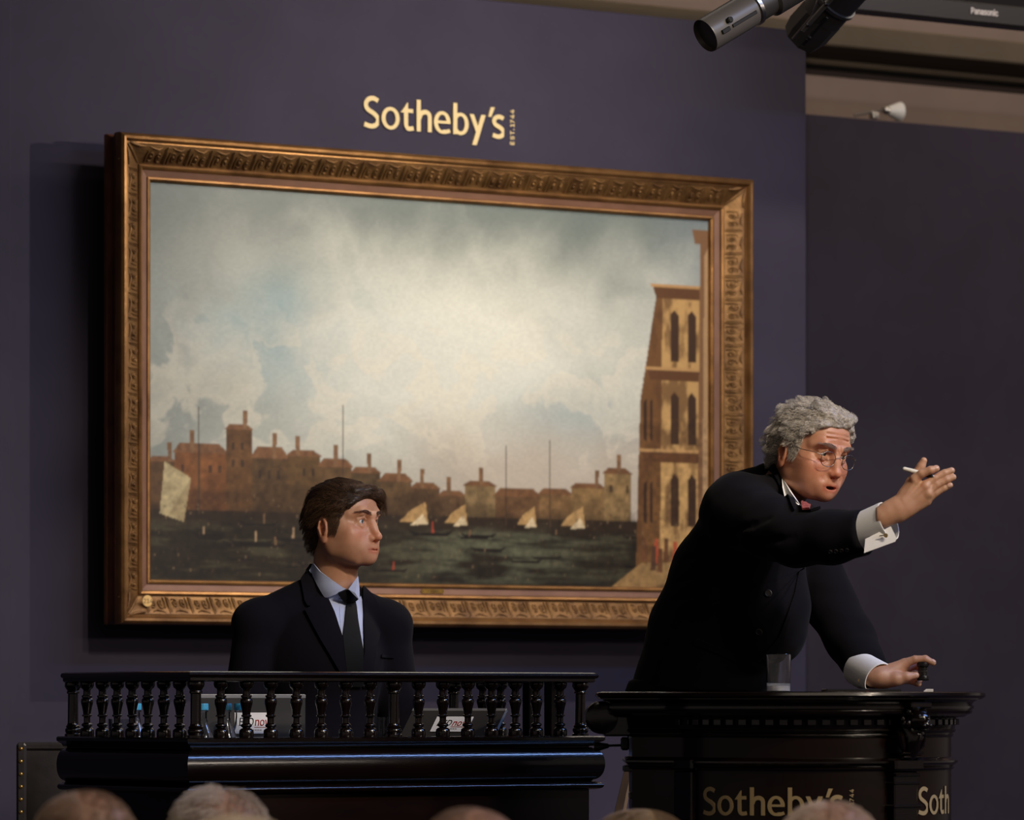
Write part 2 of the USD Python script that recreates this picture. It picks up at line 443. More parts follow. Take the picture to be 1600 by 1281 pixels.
# ------------------------------------------------------------------ lettering drawn as strokes (capital height 1)
def stroke(pts, w, n=40, raw=False, cap='flat'):
    p = np.asarray(pts, float) if raw else spline(pts, n)
    return LineString(p).buffer(w / 2, cap_style=cap, join_style='mitre')


def ring(cx, cy, rx, ry, wx, wy):
    o = affinity.scale(Point(0, 0).buffer(1, 32), rx, ry)
    i = affinity.scale(Point(0, 0).buffer(1, 32), rx - wx, ry - wy)
    return affinity.translate(o.difference(i), cx, cy)


def ess(w, h, t):
    pts = [(0.86, 0.875), (0.62, 0.945), (0.36, 0.925), (0.17, 0.80), (0.19, 0.64), (0.42, 0.525), (0.70, 0.42), (0.86, 0.26), (0.74, 0.10), (0.45, 0.045), (0.06, 0.105)]
    s = stroke([(x * w, y * h) for x, y in pts], t)
    return s.intersection(sbox(0.0, -0.1, w * 0.90, h * 1.1))


def glyphs():
    X = 0.70
    g = {}
    g['S'] = ess(0.66, 1.0, 0.15)
    g['o'] = ring(0.345, X / 2, 0.345, X / 2 + 0.015, 0.15, 0.115)
    g['t'] = ops.unary_union([Polygon([(0.0, 0.57), (0.245, 0.90), (0.275, 0.90), (0.275, 0.18), (0.12, 0.18), (0.12, 0.57)]), sbox(0.2, 0.575, 0.47, X),
                              stroke([(0.197, 0.3), (0.20, 0.17), (0.27, 0.07), (0.36, 0.06), (0.49, 0.085)], 0.14)])
    g['h'] = ops.unary_union([sbox(0, 0, 0.155, 1.02), stroke([(0.10, 0.42), (0.18, 0.585), (0.33, 0.64), (0.47, 0.58), (0.505, 0.42), (0.505, 0.25), (0.505, 0.0)], 0.15)])
    e = ring(0.32, X / 2, 0.32, X / 2 + 0.015, 0.15, 0.11).difference(sbox(0.40, 0.12, 0.9, 0.335))
    g['e'] = ops.unary_union([e, sbox(0.12, 0.315, 0.635, 0.405), stroke([(0.36, 0.04), (0.5, 0.055), (0.62, 0.10)], 0.12)])
    b = ring(0.285, X / 2, 0.315, X / 2 + 0.015, 0.15, 0.115)
    g['b'] = ops.unary_union([b.intersection(sbox(0.0, -0.1, 1, 1)), sbox(0, 0.0, 0.155, 1.02)])
    g['y'] = ops.unary_union([Polygon([(0, X), (0.165, X), (0.375, 0.20), (0.30, 0.0)]), Polygon([(0.455, X), (0.63, X), (0.275, -0.30), (0.10, -0.30)])])
    g["'"] = Polygon([(0.10, 0.98), (0.26, 0.98), (0.12, 0.66), (0.0, 0.66)])
    g['s'] = ess(0.53, X + 0.02, 0.145)
    at = dict(zip("Sotheby's", [0] * 9))
    xs = [0.0, 0.70, 1.44, 2.05, 2.72, 3.47, 4.11, 4.84, 4.99]
    return [(c, affinity.translate(g[c], x, 0)) for c, x in zip("Sotheby's", xs)]


GL = glyphs()
EST = []          # small line read upwards at the right end of the word
_x = 0.0
for ch, adv in zip('EST.1744', [0.2, 0.19, 0.18, 0.105, 0.15, 0.185, 0.195, 0.19]):
    m = meshkit.text_mesh(ch, 0.155, 0.02, bold=True)
    EST.append((m, _x))
    _x += adv * 0.86


def est_letter(m, x):
    m = m.copy()
    m.apply_translation((x, 0, 0))
    return moved(m, (5.885, -0.215, 0), rz=math.pi / 2)


def fine(poly, step):
    """Extrusion of a glyph cut into narrow upright strips so that it can follow a curved face."""
    x0, y0, x1, y1 = poly.bounds
    parts = []
    for x in np.arange(x0, x1, step):
        q = poly.intersection(sbox(x, y0 - 1, min(x + step, x1), y1 + 1))
        parts += [g for g in getattr(q, 'geoms', [q]) if g.geom_type == 'Polygon' and g.area > 1e-7]
    return parts


p0, p1 = on_y(566, 198, YWALL), on_y(785, 215, YWALL)
LS = (p1[0] - p0[0]) / 5.44                        # capital height in metres
sign = thing('wall_sign', 'cream word lettering mounted on the navy wall above the frame', 'sign', (p0[0], YWALL, on_y(578, 199.5, YWALL)[2]))
for c, poly in GL:
    m = extrude(affinity.scale(poly, LS, LS, origin=(0, 0)), 0.006)
    obj('letter', moved(m, (0, 0, 0), R=FACE_WALL), M['cream'], sign, smooth=False)
for m, x in EST:
    m = est_letter(m, x)
    m.apply_scale([LS, LS, 0.2])
    obj('small_letter', moved(m, (0, 0, 0), R=FACE_WALL), M['cream'], sign, smooth=False)

# ------------------------------------------------------------------ the framed picture
CW, CH, FW = 2.008, 1.15, 0.132
YBACK = YWALL - 0.10                                # the frame hangs off the wall
c0 = on_y(238.5, 904.5, 12.10)                      # lower left corner of the canvas
pic = thing('framed_picture', 'large landscape oil painting in a carved gilt frame on the navy wall', 'painting', (c0[0] - FW, YBACK, c0[2] - FW))
# profile (u inwards from the outer edge, h off the back)
PROFILE = [(0.004, 0.0), (0.0, 0.004), (0.0, 0.020), (0.006, 0.027), (0.010, 0.036), (0.008, 0.050), (0.002, 0.062), (0.0, 0.070), (0.0, 0.092), (0.003, 0.101), (0.010, 0.107), (0.017, 0.106), (0.022, 0.099), (0.024, 0.092), (0.028, 0.092), (0.030, 0.088),
           (0.036, 0.086), (0.046, 0.080), (0.058, 0.071), (0.070, 0.061), (0.080, 0.054), (0.084, 0.053), (0.085, 0.058), (0.090, 0.061), (0.096, 0.058), (0.098, 0.051), (0.118, 0.045), (0.119, 0.050), (0.124, 0.051), (0.129, 0.047), (0.132, 0.040), (0.132, 0.0)]
OW, OH = CW + 2 * FW, CH + 2 * FW


def rail(side, prof, zoff=0.0):
    """One mitred side of the frame. 0 bottom, 1 right, 2 top, 3 left; local x right, y depth (front is -y), z up."""
    pr = np.array(prof)
    L = OW if side % 2 == 0 else OH
    k = len(pr)
    n = 2
    v = []
    for end in range(n):
        s = pr[:, 0] if end == 0 else L - pr[:, 0]
        v.append(np.column_stack([s, pr[:, 0], pr[:, 1] + zoff]))
    v = np.vstack(v)
    j = np.arange(k); j2 = (j + 1) % k
    f = np.vstack([np.stack([j, j2, k + j2], 1), np.stack([j, k + j2, k + j], 1)])
    return trimesh.Trimesh(frame_map(side, v), f, process=False)


def frame_map(side, v):
    s, u, h = v[:, 0], v[:, 1], v[:, 2]
    if side == 0:
        return np.column_stack([s, -h, u])
    if side == 2:
        return np.column_stack([OW - s, -h, OH - u])
    if side == 1:
        return np.column_stack([OW - u, -h, s])
    return np.column_stack([u, -h, OH - s])


def fixed(m):
    m.fix_normals()
    return m


pu, ph = np.array(PROFILE)[:, 0], np.array(PROFILE)[:, 1]
COVE = [(0.030, 0.0885), (0.036, 0.0868), (0.046, 0.0808), (0.058, 0.0718), (0.070, 0.0618), (0.080, 0.0548), (0.084, 0.0538), (0.084, 0.045), (0.030, 0.045)]
OUTER = [q for q in PROFILE if q[0] <= 0.0105 and q[1] <= 0.093]


def cove_h(u):
    return np.interp(u, [c[0] for c in COVE[:7]], [c[1] for c in COVE[:7]])


def relief(polys, side, s0, pitch):
    """Tubes and buds given in motif space (s 0..1, t 0..1 across the cove, lift) laid on the cove."""
    out = []
    for pts, r in polys:
        p = np.asarray(pts, float)
        u = 0.033 + p[:, 1] * 0.048
        v = np.column_stack([s0 + p[:, 0] * pitch, u, cove_h(u) + p[:, 2]])
        out.append(tube(frame_map(side, v), r, 5))
    return cat(out)


def spiral(cx, cy, r0, r1, a0, turns, n=13, squash=1.0):
    a = np.linspace(a0, a0 + turns * 2 * math.pi, n)
    r = np.linspace(r0, r1, n)
    return [(cx + math.cos(t) * q * squash, cy + math.sin(t) * q, 0.0022) for t, q in zip(a, r)]


rnd = random.Random(4)
for side in range(4):
    nm = obj('frame_rail', fixed(rail(side, PROFILE)), M['gold'] if side != 3 else M['gold'], pic, smooth=28)
    obj('cove', fixed(rail(side, COVE)), M['gold_cove'], nm, smooth=40)
    obj('frieze', fixed(rail(side, [(0.099, 0.0517), (0.117, 0.0462), (0.117, 0.030), (0.099, 0.030)])), M['frieze'], nm, smooth=False)
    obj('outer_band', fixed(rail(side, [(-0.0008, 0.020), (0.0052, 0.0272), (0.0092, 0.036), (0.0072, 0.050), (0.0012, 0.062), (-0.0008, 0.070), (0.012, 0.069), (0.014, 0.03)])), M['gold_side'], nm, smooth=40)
    L = OW if side % 2 == 0 else OH
    n = 28 if side % 2 == 0 else 17
    a0 = 0.095
    pitch = (L - 2 * a0) / n
    for i in range(n):
        j = lambda q=0.03: rnd.uniform(-q, q)
        fl = -1 if i % 2 else 1
        motif = [
            ([(0.06, 0.02, 0.001), (0.05, 0.5, 0.0025), (0.06, 0.98, 0.001)], [0.0022, 0.0034, 0.0026]),
            ([(0.13, 0.1, 0.001), (0.12, 0.55, 0.0018), (0.14, 0.95, 0.001)], 0.0018),
            (spiral(0.36, 0.62 + j(), 0.30, 0.06, -2.2 * fl, 1.35 * fl, squash=0.42), [0.0026] * 10 + [0.0034] * 3),
            (spiral(0.72, 0.60 + j(), 0.30, 0.05, -0.9 * fl, -1.3 * fl, squash=0.42), [0.0026] * 10 + [0.0034] * 3),
            ([(0.30, 0.08, 0.001), (0.45, 0.2, 0.003), (0.62, 0.16, 0.002), (0.85, 0.05, 0.001)], [0.0015, 0.003, 0.003, 0.0012]),
            ([(0.34, 0.60, 0.003), (0.38, 0.62, 0.0042), (0.42, 0.6, 0.003)], [0.002, 0.005, 0.002]),
            ([(0.68, 0.60, 0.003), (0.72, 0.60, 0.0042), (0.76, 0.62, 0.003)], [0.002, 0.0048, 0.002]),
            ([(0.90, 0.95, 0.001), (0.91, 0.6, 0.0025), (0.87, 0.3, 0.001)], 0.0022),
        ]
        obj('scroll_ornament', relief(motif, side, a0 + i * pitch, pitch), M['gold_cove'], pic, smooth=True)
for cx, cz in ((0, 0), (1, 0), (1, 1), (0, 1)):      # acanthus leaf over each mitre of the cove
    parts = []
    for k, (da, ln) in enumerate(((0, 1.0), (0.42, 0.75), (-0.42, 0.75), (0.8, 0.5), (-0.8, 0.5))):
        pts = []
        for q in np.linspace(0, 1, 7):
            a = math.pi / 4 + da * (0.4 + 0.6 * q)
            d = 0.030 * math.sqrt(2) + q * 0.052 * math.sqrt(2) * ln
            u, v = d * math.cos(a), d * math.sin(a)
            pts.append((u, v, float(cove_h(np.clip(min(u, v), 0.031, 0.083))) + 0.002))
        p = np.array(pts)
        X = np.where(cx, OW - p[:, 0], p[:, 0]); Zc = np.where(cz, OH - p[:, 1], p[:, 1])
        parts.append(tube(np.column_stack([X, -p[:, 2], Zc]), np.array([0.0025, 0.004, 0.005, 0.0055, 0.005, 0.004, 0.002]), 6))
    obj('corner_leaf', cat(parts), M['gold_cove'], pic, smooth=True)

# the canvas: an invented old harbour view in the same broad colours (flat print on a woven canvas)
NX, NZ = 640, 370
uu, vv = np.meshgrid(np.linspace(0, 1, NX), np.linspace(0, 1, NZ), indexing='xy')     # v 0 at the bottom
P3 = np.stack([uu * 5.2, vv * 3.0, np.zeros_like(uu)], -1)
lerp = lambda a, b, t: a + (b - a) * t[..., None]
ss = lambda e0, e1, x: (lambda t: t * t * (3 - 2 * t))(np.clip((x - e0) / (e1 - e0), 0, 1))
C = lambda r, g, b: np.array(srgb(r, g, b))
warp = meshkit.fbm(P3 * 1.3, 4, 11) - 0.5
cl = meshkit.fbm(P3 * np.array([1.0, 1.5, 1]) + warp[..., None] * 1.2 + 3.1, 6, 5)
cl2 = meshkit.fbm(P3 * 2.6 + warp[..., None] * 1.5, 6, 21)
full = lambda c: np.broadcast_to(c, uu.shape + (3,))
blue = np.exp(-(((uu - 0.21) / 0.17) ** 2 + ((vv - 0.64) / 0.16) ** 2))
bright = np.exp(-(((uu - 0.55) / 0.34) ** 2 + ((vv - 0.58) / 0.25) ** 2))
sky = lerp(full(C(172, 172, 160)), full(C(226, 222, 206)), np.clip(bright * 1.2 + (cl - 0.5) * 1.1, 0, 1))
sky = lerp(sky, full(C(146, 170, 172)), np.clip(blue * (0.75 + (cl2 - 0.5) * 2.4), 0, 1) * 0.75)
sky = lerp(sky, full(C(104, 112, 106)), ss(0.74, 1.02, vv + (cl2 - 0.5) * 0.20) * 0.92)
sky = lerp(sky, full(C(110, 118, 114)), ss(0.16, 0.0, uu + (cl2 - 0.5) * 0.14) * 0.6)
sky = lerp(sky, full(C(122, 130, 132)), ss(0.86, 1.0, uu + (cl2 - 0.5) * 0.14) * 0.6)
sky = lerp(sky, full(C(198, 174, 150)), ss(0.52, 0.28, vv + (cl - 0.5) * 0.3) * ss(0.28, 0.62, uu) * 0.6)
sky = lerp(sky, full(C(158, 176, 176)), np.exp(-(((uu - 0.75) / 0.14) ** 2 + ((vv - 0.46) / 0.07) ** 2)) * 0.5)
puff = meshkit.fbm(P3 * np.array([2.2, 3.4, 1]) + warp[..., None] * 2.4 + 9.3, 6, 31)
rim = ss(0.50, 0.56, puff) - 0.55 * ss(0.56, 0.74, puff)
sky = lerp(sky, full(C(236, 222, 196)), np.clip(rim, 0, 1) * ss(0.26, 0.40, vv) * ss(0.78, 0.55, vv) * 0.38)
img = sky.copy()
rng = np.random.default_rng(8)


def put(mask, col, a=1.0):
    global img
    img = lerp(img, np.broadcast_to(np.asarray(col, float), img.shape), np.clip(mask, 0, 1) * a)


def inside(poly):
    """Soft mask of a polygon in (u, v)."""
    x, y = np.array(poly).T
    out = np.zeros(uu.shape, bool)
    j = len(x) - 1
    for i in range(len(x)):
        c = ((y[i] > vv) != (y[j] > vv)) & (uu < (x[j] - x[i]) * (vv - y[i]) / (y[j] - y[i] + 1e-12) + x[i])
        out ^= c
        j = i
    return out.astype(float)


# far quay: a row of plain houses that gets lower to the right, with gaps
def house(x0, x1, base, top, col, roof, win=True, gable=False):
    b = inside([(x0, base), (x1, base), (x1, top), (x0, top)])
    grime = meshkit.fbm(P3 * 9, 4, 40)
    col = np.array(col) * np.array([0.86, 0.88, 0.82])
    put(b, col); put(b * ss(0.35, 0.7, grime), col * 0.6, 0.75)
    ov = 0.004
    put(inside([(x0 - ov, top), (x1 + ov, top), (x1 - 0.01 if not gable else (x0 + x1) / 2 + 0.001, top + roof), (x0 + 0.008 if not gable else (x0 + x1) / 2, top + roof)]), C(120, 82, 52))
    if win:
        for zz in np.arange(top - 0.03, base + 0.09, -0.045):
            for xx in np.arange(x0 + 0.010, x1 - 0.008, 0.0155):
                if rng.random() < 0.78:
                    put(inside([(xx, zz - 0.02), (xx + 0.0055, zz - 0.02), (xx + 0.0055, zz), (xx, zz)]), C(52, 38, 26), 0.8)
    if rng.random() < 0.7:
        xc = x0 + (x1 - x0) * rng.uniform(0.25, 0.75)
        put(inside([(xc, top), (xc + 0.006, top), (xc + 0.007, top + roof + 0.035), (xc - 0.001, top + roof + 0.035)]), C(126, 92, 62))


BASE = 0.18
for x0, x1, top, roof, col in [(0.0, 0.045, 0.30, 0.012, C(98, 68, 42)), (0.045, 0.13, 0.325, 0.022, C(136, 84, 46)), (0.13, 0.175, 0.385, 0.016, C(116, 78, 44)), (0.175, 0.235, 0.315, 0.03, C(100, 72, 44)), (0.235, 0.29, 0.325, 0.014, C(108, 78, 46)), (0.29, 0.345, 0.30, 0.022, C(112, 82, 52)),
                               (0.345, 0.395, 0.285, 0.018, C(98, 74, 48)), (0.395, 0.45, 0.268, 0.02, C(108, 80, 52)), (0.45, 0.50, 0.25, 0.016, C(102, 74, 48)), (0.50, 0.545, 0.235, 0.014, C(110, 80, 54)), (0.545, 0.60, 0.262, 0.012, C(152, 122, 84)), (0.60, 0.68, 0.238, 0.02, C(124, 88, 58)), (0.68, 0.74, 0.245, 0.016, C(146, 108, 70)), (0.74, 0.80, 0.265, 0.014, C(154, 118, 76)), (0.80, 0.85, 0.305, 0.016, C(160, 126, 84))]:
    house(x0, x1, BASE, top, col, roof)
# dark water with broken reflections
wat = inside([(0, -0.1), (1, -0.1), (1, BASE), (0, BASE)])
rip = meshkit.fbm(P3 * np.array([3, 22, 1]), 5, 61)
put(wat, C(40, 32, 20)); put(wat * ss(0.48, 0.75, rip), C(84, 78, 54), 0.5)
put(wat * np.exp(-((uu - 0.60) / 0.16) ** 2) * ss(0.3, 0.65, rip), C(104, 104, 80), 0.7)
put(wat * ss(0.06, 0.0, vv), C(32, 26, 18), 0.6)
put(wat * ss(BASE - 0.05, BASE, vv + 0.03 * (cl2 - 0.5)), C(58, 42, 26), 0.8)
put(np.exp(-((vv - BASE + 0.012) / 0.022) ** 2) * (uu < 0.86), C(44, 32, 20), 0.75)
put(np.exp(-((vv - BASE - 0.03) / 0.03) ** 2) * (uu < 0.80) * ss(0.4, 0.6, cl2), C(60, 42, 26), 0.5)
# moored boats and cloth shelters along the quay, placed at random
for k in range(26):
    x, y, s = rng.uniform(0.02, 0.92), rng.uniform(0.03, 0.17), rng.uniform(0.5, 1.2)
    w, h = 0.035 * s, 0.010 * s
    put(inside([(x - w, y + h * 1.3), (x - w * 0.7, y), (x + w * 0.75, y), (x + w, y + h * 1.4), (x + w * 0.7, y + h * 0.7), (x - w * 0.7, y + h * 0.7)]), C(30, 22, 15))
    if k % 2:
        q = x + rng.uniform(-w, w) * 0.4
        put(inside([(q - 0.002, y + h * 0.6), (q + 0.002, y + h * 0.6), (q + 0.0015, y + h * 0.6 + 0.024 * s), (q - 0.0015, y + h * 0.6 + 0.024 * s)]), C(*[(168, 138, 104), (120, 90, 62), (150, 60, 40)][k % 3]))
for x, w in ((0.30, 0.035), (0.43, 0.05), (0.51, 0.04), (0.64, 0.035), (0.72, 0.045)):
    put(inside([(x, 0.165), (x + w, 0.16), (x + w * 0.9, 0.20 + w * 0.35), (x + w * 0.3, 0.19)]), C(176, 138, 88))
    put(inside([(x + w * 0.35, 0.155), (x + w, 0.16), (x + w * 0.8, 0.185)]), C(214, 190, 150))
for x, z0, z1, w in ((0.085, 0.17, 0.44, 0.0016), (0.33, 0.17, 0.46, 0.0016), (0.62, 0.15, 0.37, 0.0012), (0.70, 0.15, 0.39, 0.0012)):
    put(inside([(x - w, z0), (x + w, z0), (x + w * 0.5, z1), (x - w * 0.5, z1)]), C(72, 54, 36))
put(inside([(0.02, 0.17), (0.06, 0.15), (0.072, 0.26), (0.028, 0.30)]), C(176, 158, 118)); put(inside([(0.035, 0.17), (0.06, 0.15), (0.072, 0.26)]), C(146, 126, 90), 0.7)
# tall plain corner house at the right edge, stepped floors seen at an angle
put(inside([(0.86, 0.06), (0.955, 0.03), (0.955, 0.80), (0.90, 0.80), (0.868, 0.50)]), C(112, 76, 42))
put(inside([(0.905, 0.05), (1.0, 0.03), (1.0, 0.78), (0.91, 0.78)]), C(190, 148, 92))
gr = meshkit.fbm(P3 * np.array([14, 5, 1]), 5, 77)
rt = inside([(0.86, 0.03), (1.0, 0.03), (1.0, 0.80), (0.90, 0.80), (0.866, 0.5)])
put(rt * ss(0.45, 0.68, gr), C(92, 60, 34), 0.75)
for z in (0.78, 0.56, 0.34):
    put(inside([(0.898 - (0.78 - z) * 0.05, z), (1.0, z), (1.0, z + 0.028), (0.892 - (0.78 - z) * 0.05, z + 0.028)]), C(96, 62, 36)); put(inside([(0.89 - (0.78 - z) * 0.05, z + 0.028), (1.0, z + 0.028), (1.0, z + 0.036), (0.886 - (0.78 - z) * 0.05, z + 0.036)]), C(184, 140, 88))
    for x in (0.925, 0.958):
        put(inside([(x, z - 0.17), (x + 0.016, z - 0.17), (x + 0.016, z - 0.045), (x + 0.008, z - 0.03), (x, z - 0.045)]), C(66, 44, 28))
    for k, x in enumerate((0.874, 0.886) if z < 0.7 else ()):
        put(inside([(x, z - 0.16), (x + 0.006, z - 0.165), (x + 0.006, z - 0.05), (x, z - 0.06)]), C(60, 40, 26))
put(inside([(0.976, 0.03), (1.0, 0.03), (1.0, 0.97), (0.966, 0.97), (0.972, 0.93), (0.982, 0.93)]), C(124, 88, 58)); put(inside([(0.985, 0.03), (1.0, 0.03), (1.0, 0.93), (0.99, 0.9)]), C(182, 146, 104), 0.8)
put(inside([(0.81, 0.0), (1.0, 0.0), (1.0, 0.075), (0.87, 0.07)]), C(150, 116, 72)); put(inside([(0.88, 0.0), (1.0, 0.02), (1.0, 0.05)]), C(78, 56, 34), 0.7)
for k in range(9):
    x, y = rng.uniform(0.85, 0.98), rng.uniform(0.04, 0.075)
    put(inside([(x - 0.006, y), (x + 0.005, y), (x + 0.004, y + 0.065), (x - 0.003, y + 0.065)]), C(*[(104, 66, 40), (150, 110, 74), (84, 58, 40), (170, 78, 48)][k % 4]))
# soft brush edges and small impasto touches
from scipy.ndimage import gaussian_filter
dark = rng.integers(0, NX, 700), rng.integers(int(NZ * 0.02), int(NZ * 0.22), 700)
for x, y in zip(*dark):
    w, h = rng.integers(1, 3), rng.integers(1, 4)
    img[y:y + h, x:x + w] = img[y:y + h, x:x + w] * 0.6 + 0.4 * C(*[(96, 74, 52), (34, 24, 16), (84, 60, 40), (140, 114, 82), (50, 36, 24)][rng.integers(0, 5)])
mott = meshkit.fbm(P3 * np.array([26, 30, 1]), 4, 95)
low = (vv < 0.46)[..., None] & (np.abs(img - sky).sum(-1) > 0.02)[..., None]
img = np.where(low, img * (0.55 + 0.9 * mott[..., None]), img)
img = gaussian_filter(img, (0.6, 0.6, 0))
brush = meshkit.fbm(P3 * np.array([40, 60, 1]), 3, 90) - 0.5
img = np.clip(img * (1 + brush[..., None] * 0.16), 0, 1)
img *= np.array([0.94, 0.99, 1.02])

cv = np.column_stack([(FW - 0.006 + uu * (CW + 0.012)).ravel(), np.full(uu.size, -0.036), (FW - 0.006 + vv * (CH + 0.012)).ravel()])
ii, jj = np.meshgrid(np.arange(NZ - 1), np.arange(NX - 1), indexing='ij')
q = np.stack([ii * NX + jj, ii * NX + jj + 1, (ii + 1) * NX + jj + 1, (ii + 1) * NX + jj], -1).reshape(-1, 4)
bk = cv.reshape(NZ, NX, 3)[[0, 0, -1, -1], [0, -1, -1, 0]] + [0, 0.022, 0]
obj('hanging_bracket', cat([bx(OW * q - 0.04, 0.0, OH - 0.30, OW * q + 0.04, YWALL - YBACK + 0.001, OH - 0.12, 0.004) for q in (0.25, 0.75)] + [bx(OW * q - 0.04, 0.0, 0.12, OW * q + 0.04, YWALL - YBACK + 0.001, 0.2, 0.004) for q in (0.25, 0.75)]), M['black'], pic, smooth=False)
nb = len(cv)
fq = np.vstack([q[:, [0, 1, 2]], q[:, [0, 2, 3]], [[nb, nb + 2, nb + 1], [nb, nb + 3, nb + 2]]])
canvas_mat = mat('painted_canvas', None, attr='tint', rough=0.42, spec=0.35, bump=0.35, bscale=500, bdist=0.0012)
obj('canvas', (np.vstack([cv, bk]), fq), canvas_mat, pic, smooth=True, color=np.vstack([img.reshape(-1, 3), np.tile(C(120, 100, 80), (4, 1))]), label='harbour view with a wide pale sky')
# name plate and numbered tag
npx = on_y(691, 918, 12.05)[0] - (c0[0] - FW)
plate = obj('name_plate', moved(extrude(sbox(-0.041, -0.0065, 0.041, 0.0065).difference(ops.unary_union([Point(sx * 0.041, sy * 0.0065).buffer(0.003) for sx in (-1, 1) for sy in (-1, 1)])), 0.003), (npx, -0.0505, FW - 0.023), R=FACE_WALL), M['brass'], pic, smooth=False, label='engraved brass plate')
tm = meshkit.text_mesh('F. GUARDI', 0.0055, 0.0004)
obj('engraving', moved(tm, (npx - tm.extents[0] / 2, -0.0535, FW - 0.0258), R=FACE_WALL), M['ink'], plate, smooth=False)
for sx in (-1, 1):
    obj('screw', moved(lathe([(0.0018, 0), (0.0018, 0.0012), (0.0008, 0.0016)], 8), (npx + sx * 0.036, -0.0535, FW - 0.023), R=np.array([[1, 0, 0], [0, 0, -1], [0, 1, 0.0]])), M['ink'], plate)
tgx = on_y(236, 938.5, 12.05)[0] - (c0[0] - FW)
tgz = on_y(236, 938.5, 12.05)[2] - (c0[2] - FW)
lot = obj('number_tag', moved(lathe([(0.0155, 0), (0.0165, 0.0006), (0.0165, 0.0018), (0.0158, 0.0022)], 28), (tgx, -0.083, tgz), R=np.array([[1, 0, 0], [0, 0, -1], [0, 1, 0.0]])), mat('buff_card', srgb(226, 186, 118), rough=0.7), pic, label='round buff number tag')
tm = meshkit.text_mesh('214', 0.013, 0.0004)
tm.apply_scale([0.95, 1, 1])
obj('number', moved(tm, (tgx - tm.extents[0] / 2, -0.0852, tgz - 0.0065), R=FACE_WALL), mat('sepia_ink', srgb(92, 66, 34), rough=0.7), lot, smooth=False)
# ------------------------------------------------------------------ stage and clerk's desk
ZD = 11.2
dC = W(300, 1095, ZD)
xC, yC = dC[0], dC[1]
DW = on_y(921, 1095, yC)[0] - xC


def px_of(p):
    X, Z = p[0] * CA - p[1] * SA, p[0] * SA + p[1] * CA
    return 800 + FPX * X / Z, HZ - FPX * (p[2] - HCAM) / Z


def depth_for(px, x=None):
    lo, hi = 0.0, 3.0
    for _ in range(40):
        m = (lo + hi) / 2
        lo, hi = (m, hi) if px_of((xC if x is None else x, yC + m, 0))[0] > px else (lo, m)
    return lo


DD = depth_for(104)
tag(obj('stage_platform', bx(3.9, 7.6, 0, 11.2, YWALL - 0.02, 0.25, 0.01), M['carpet'], smooth=False), 'low carpeted stage platform under the desks', 'platform', kind='structure')
F0 = 0.25                                            # stage height
ds = thing('clerk_desk', "dark mahogany clerk's desk with a turned baluster gallery in front of the picture", 'desk', (xC, yC, F0))
z = lambda v: v - F0
path3 = [(0, DD), (0, 0), (DW, 0), (DW, DD)]
IN = 0.09                                            # thickness of the parapet
obj('body', cat([bx(0, 0, 0, DW, 0.03, z(1.40), 0.002), bx(0, 0.02, 0, 0.03, DD, z(1.40), 0.002), bx(DW - 0.03, 0.02, 0, DW, DD, z(1.40), 0.002)]), M['wood_red'], ds, smooth=False)
obj('writing_top', bx(0.02, 0.02, z(1.235), DW - 0.02, DD, z(1.265), 0.003), M['wood_red'], ds, smooth=False)
obj('cornice', sweep([(-IN, z(1.392)), (0.002, z(1.388)), (0.010, z(1.390)), (0.014, z(1.396)), (0.024, z(1.401)), (0.028, z(1.404)), (0.028, z(1.411)), (0.024, z(1.414)), (-IN, z(1.414))], path3), M['wood'], ds, smooth=35)
torus = [(0.0, z(1.386)), (0.004, z(1.386))] + [(0.002 + 0.026 * math.cos(a) ** 0.8 if math.cos(a) > 0 else 0.002, z(1.345) + 0.039 * math.sin(a)) for a in np.linspace(1.45, -1.45, 15)] + [(0.004, z(1.303)), (0.0, z(1.303))]
obj('bolection_moulding', sweep(torus[::-1], path3), M['wood'], ds, smooth=45)
bead = [(0.0, z(1.282)), (0.012, z(1.283))] + [(0.014 + 0.012 * math.cos(a), z(1.292) + 0.008 * math.sin(a)) for a in np.linspace(-1.5, 1.5, 9)] + [(0.012, z(1.302)), (0.0, z(1.303))]
obj('bead_moulding', sweep(bead, path3), M['wood'], ds, smooth=45)
obj('plinth', sweep([(0.0, 0), (0.03, 0), (0.03, 0.10), (0.02, 0.12), (0.0, 0.125)], path3), M['wood'], ds, smooth=35)
for k in range(3):                                   # raised panels of the front
    x0, x1 = 0.05 + k * (DW - 0.1) / 3 + 0.03, 0.05 + (k + 1) * (DW - 0.1) / 3 - 0.03
    obj('front_panel', cat([bx(x0, -0.012, 0.2, x1, 0.004, z(1.18), 0.008)]), M['wood_red'], ds, smooth=False)
obj('hand_rail', sweep([(-0.035, z(1.545)), (0.006, z(1.545)), (0.010, z(1.548)), (0.010, z(1.5545)), (0.015, z(1.557)), (0.017, z(1.562)), (0.014, z(1.567)), (0.006, z(1.5695)), (-0.033, z(1.5695)), (-0.043, z(1.565)), (-0.043, z(1.553)), (-0.037, z(1.551))], path3), M['wood'], ds, smooth=40)

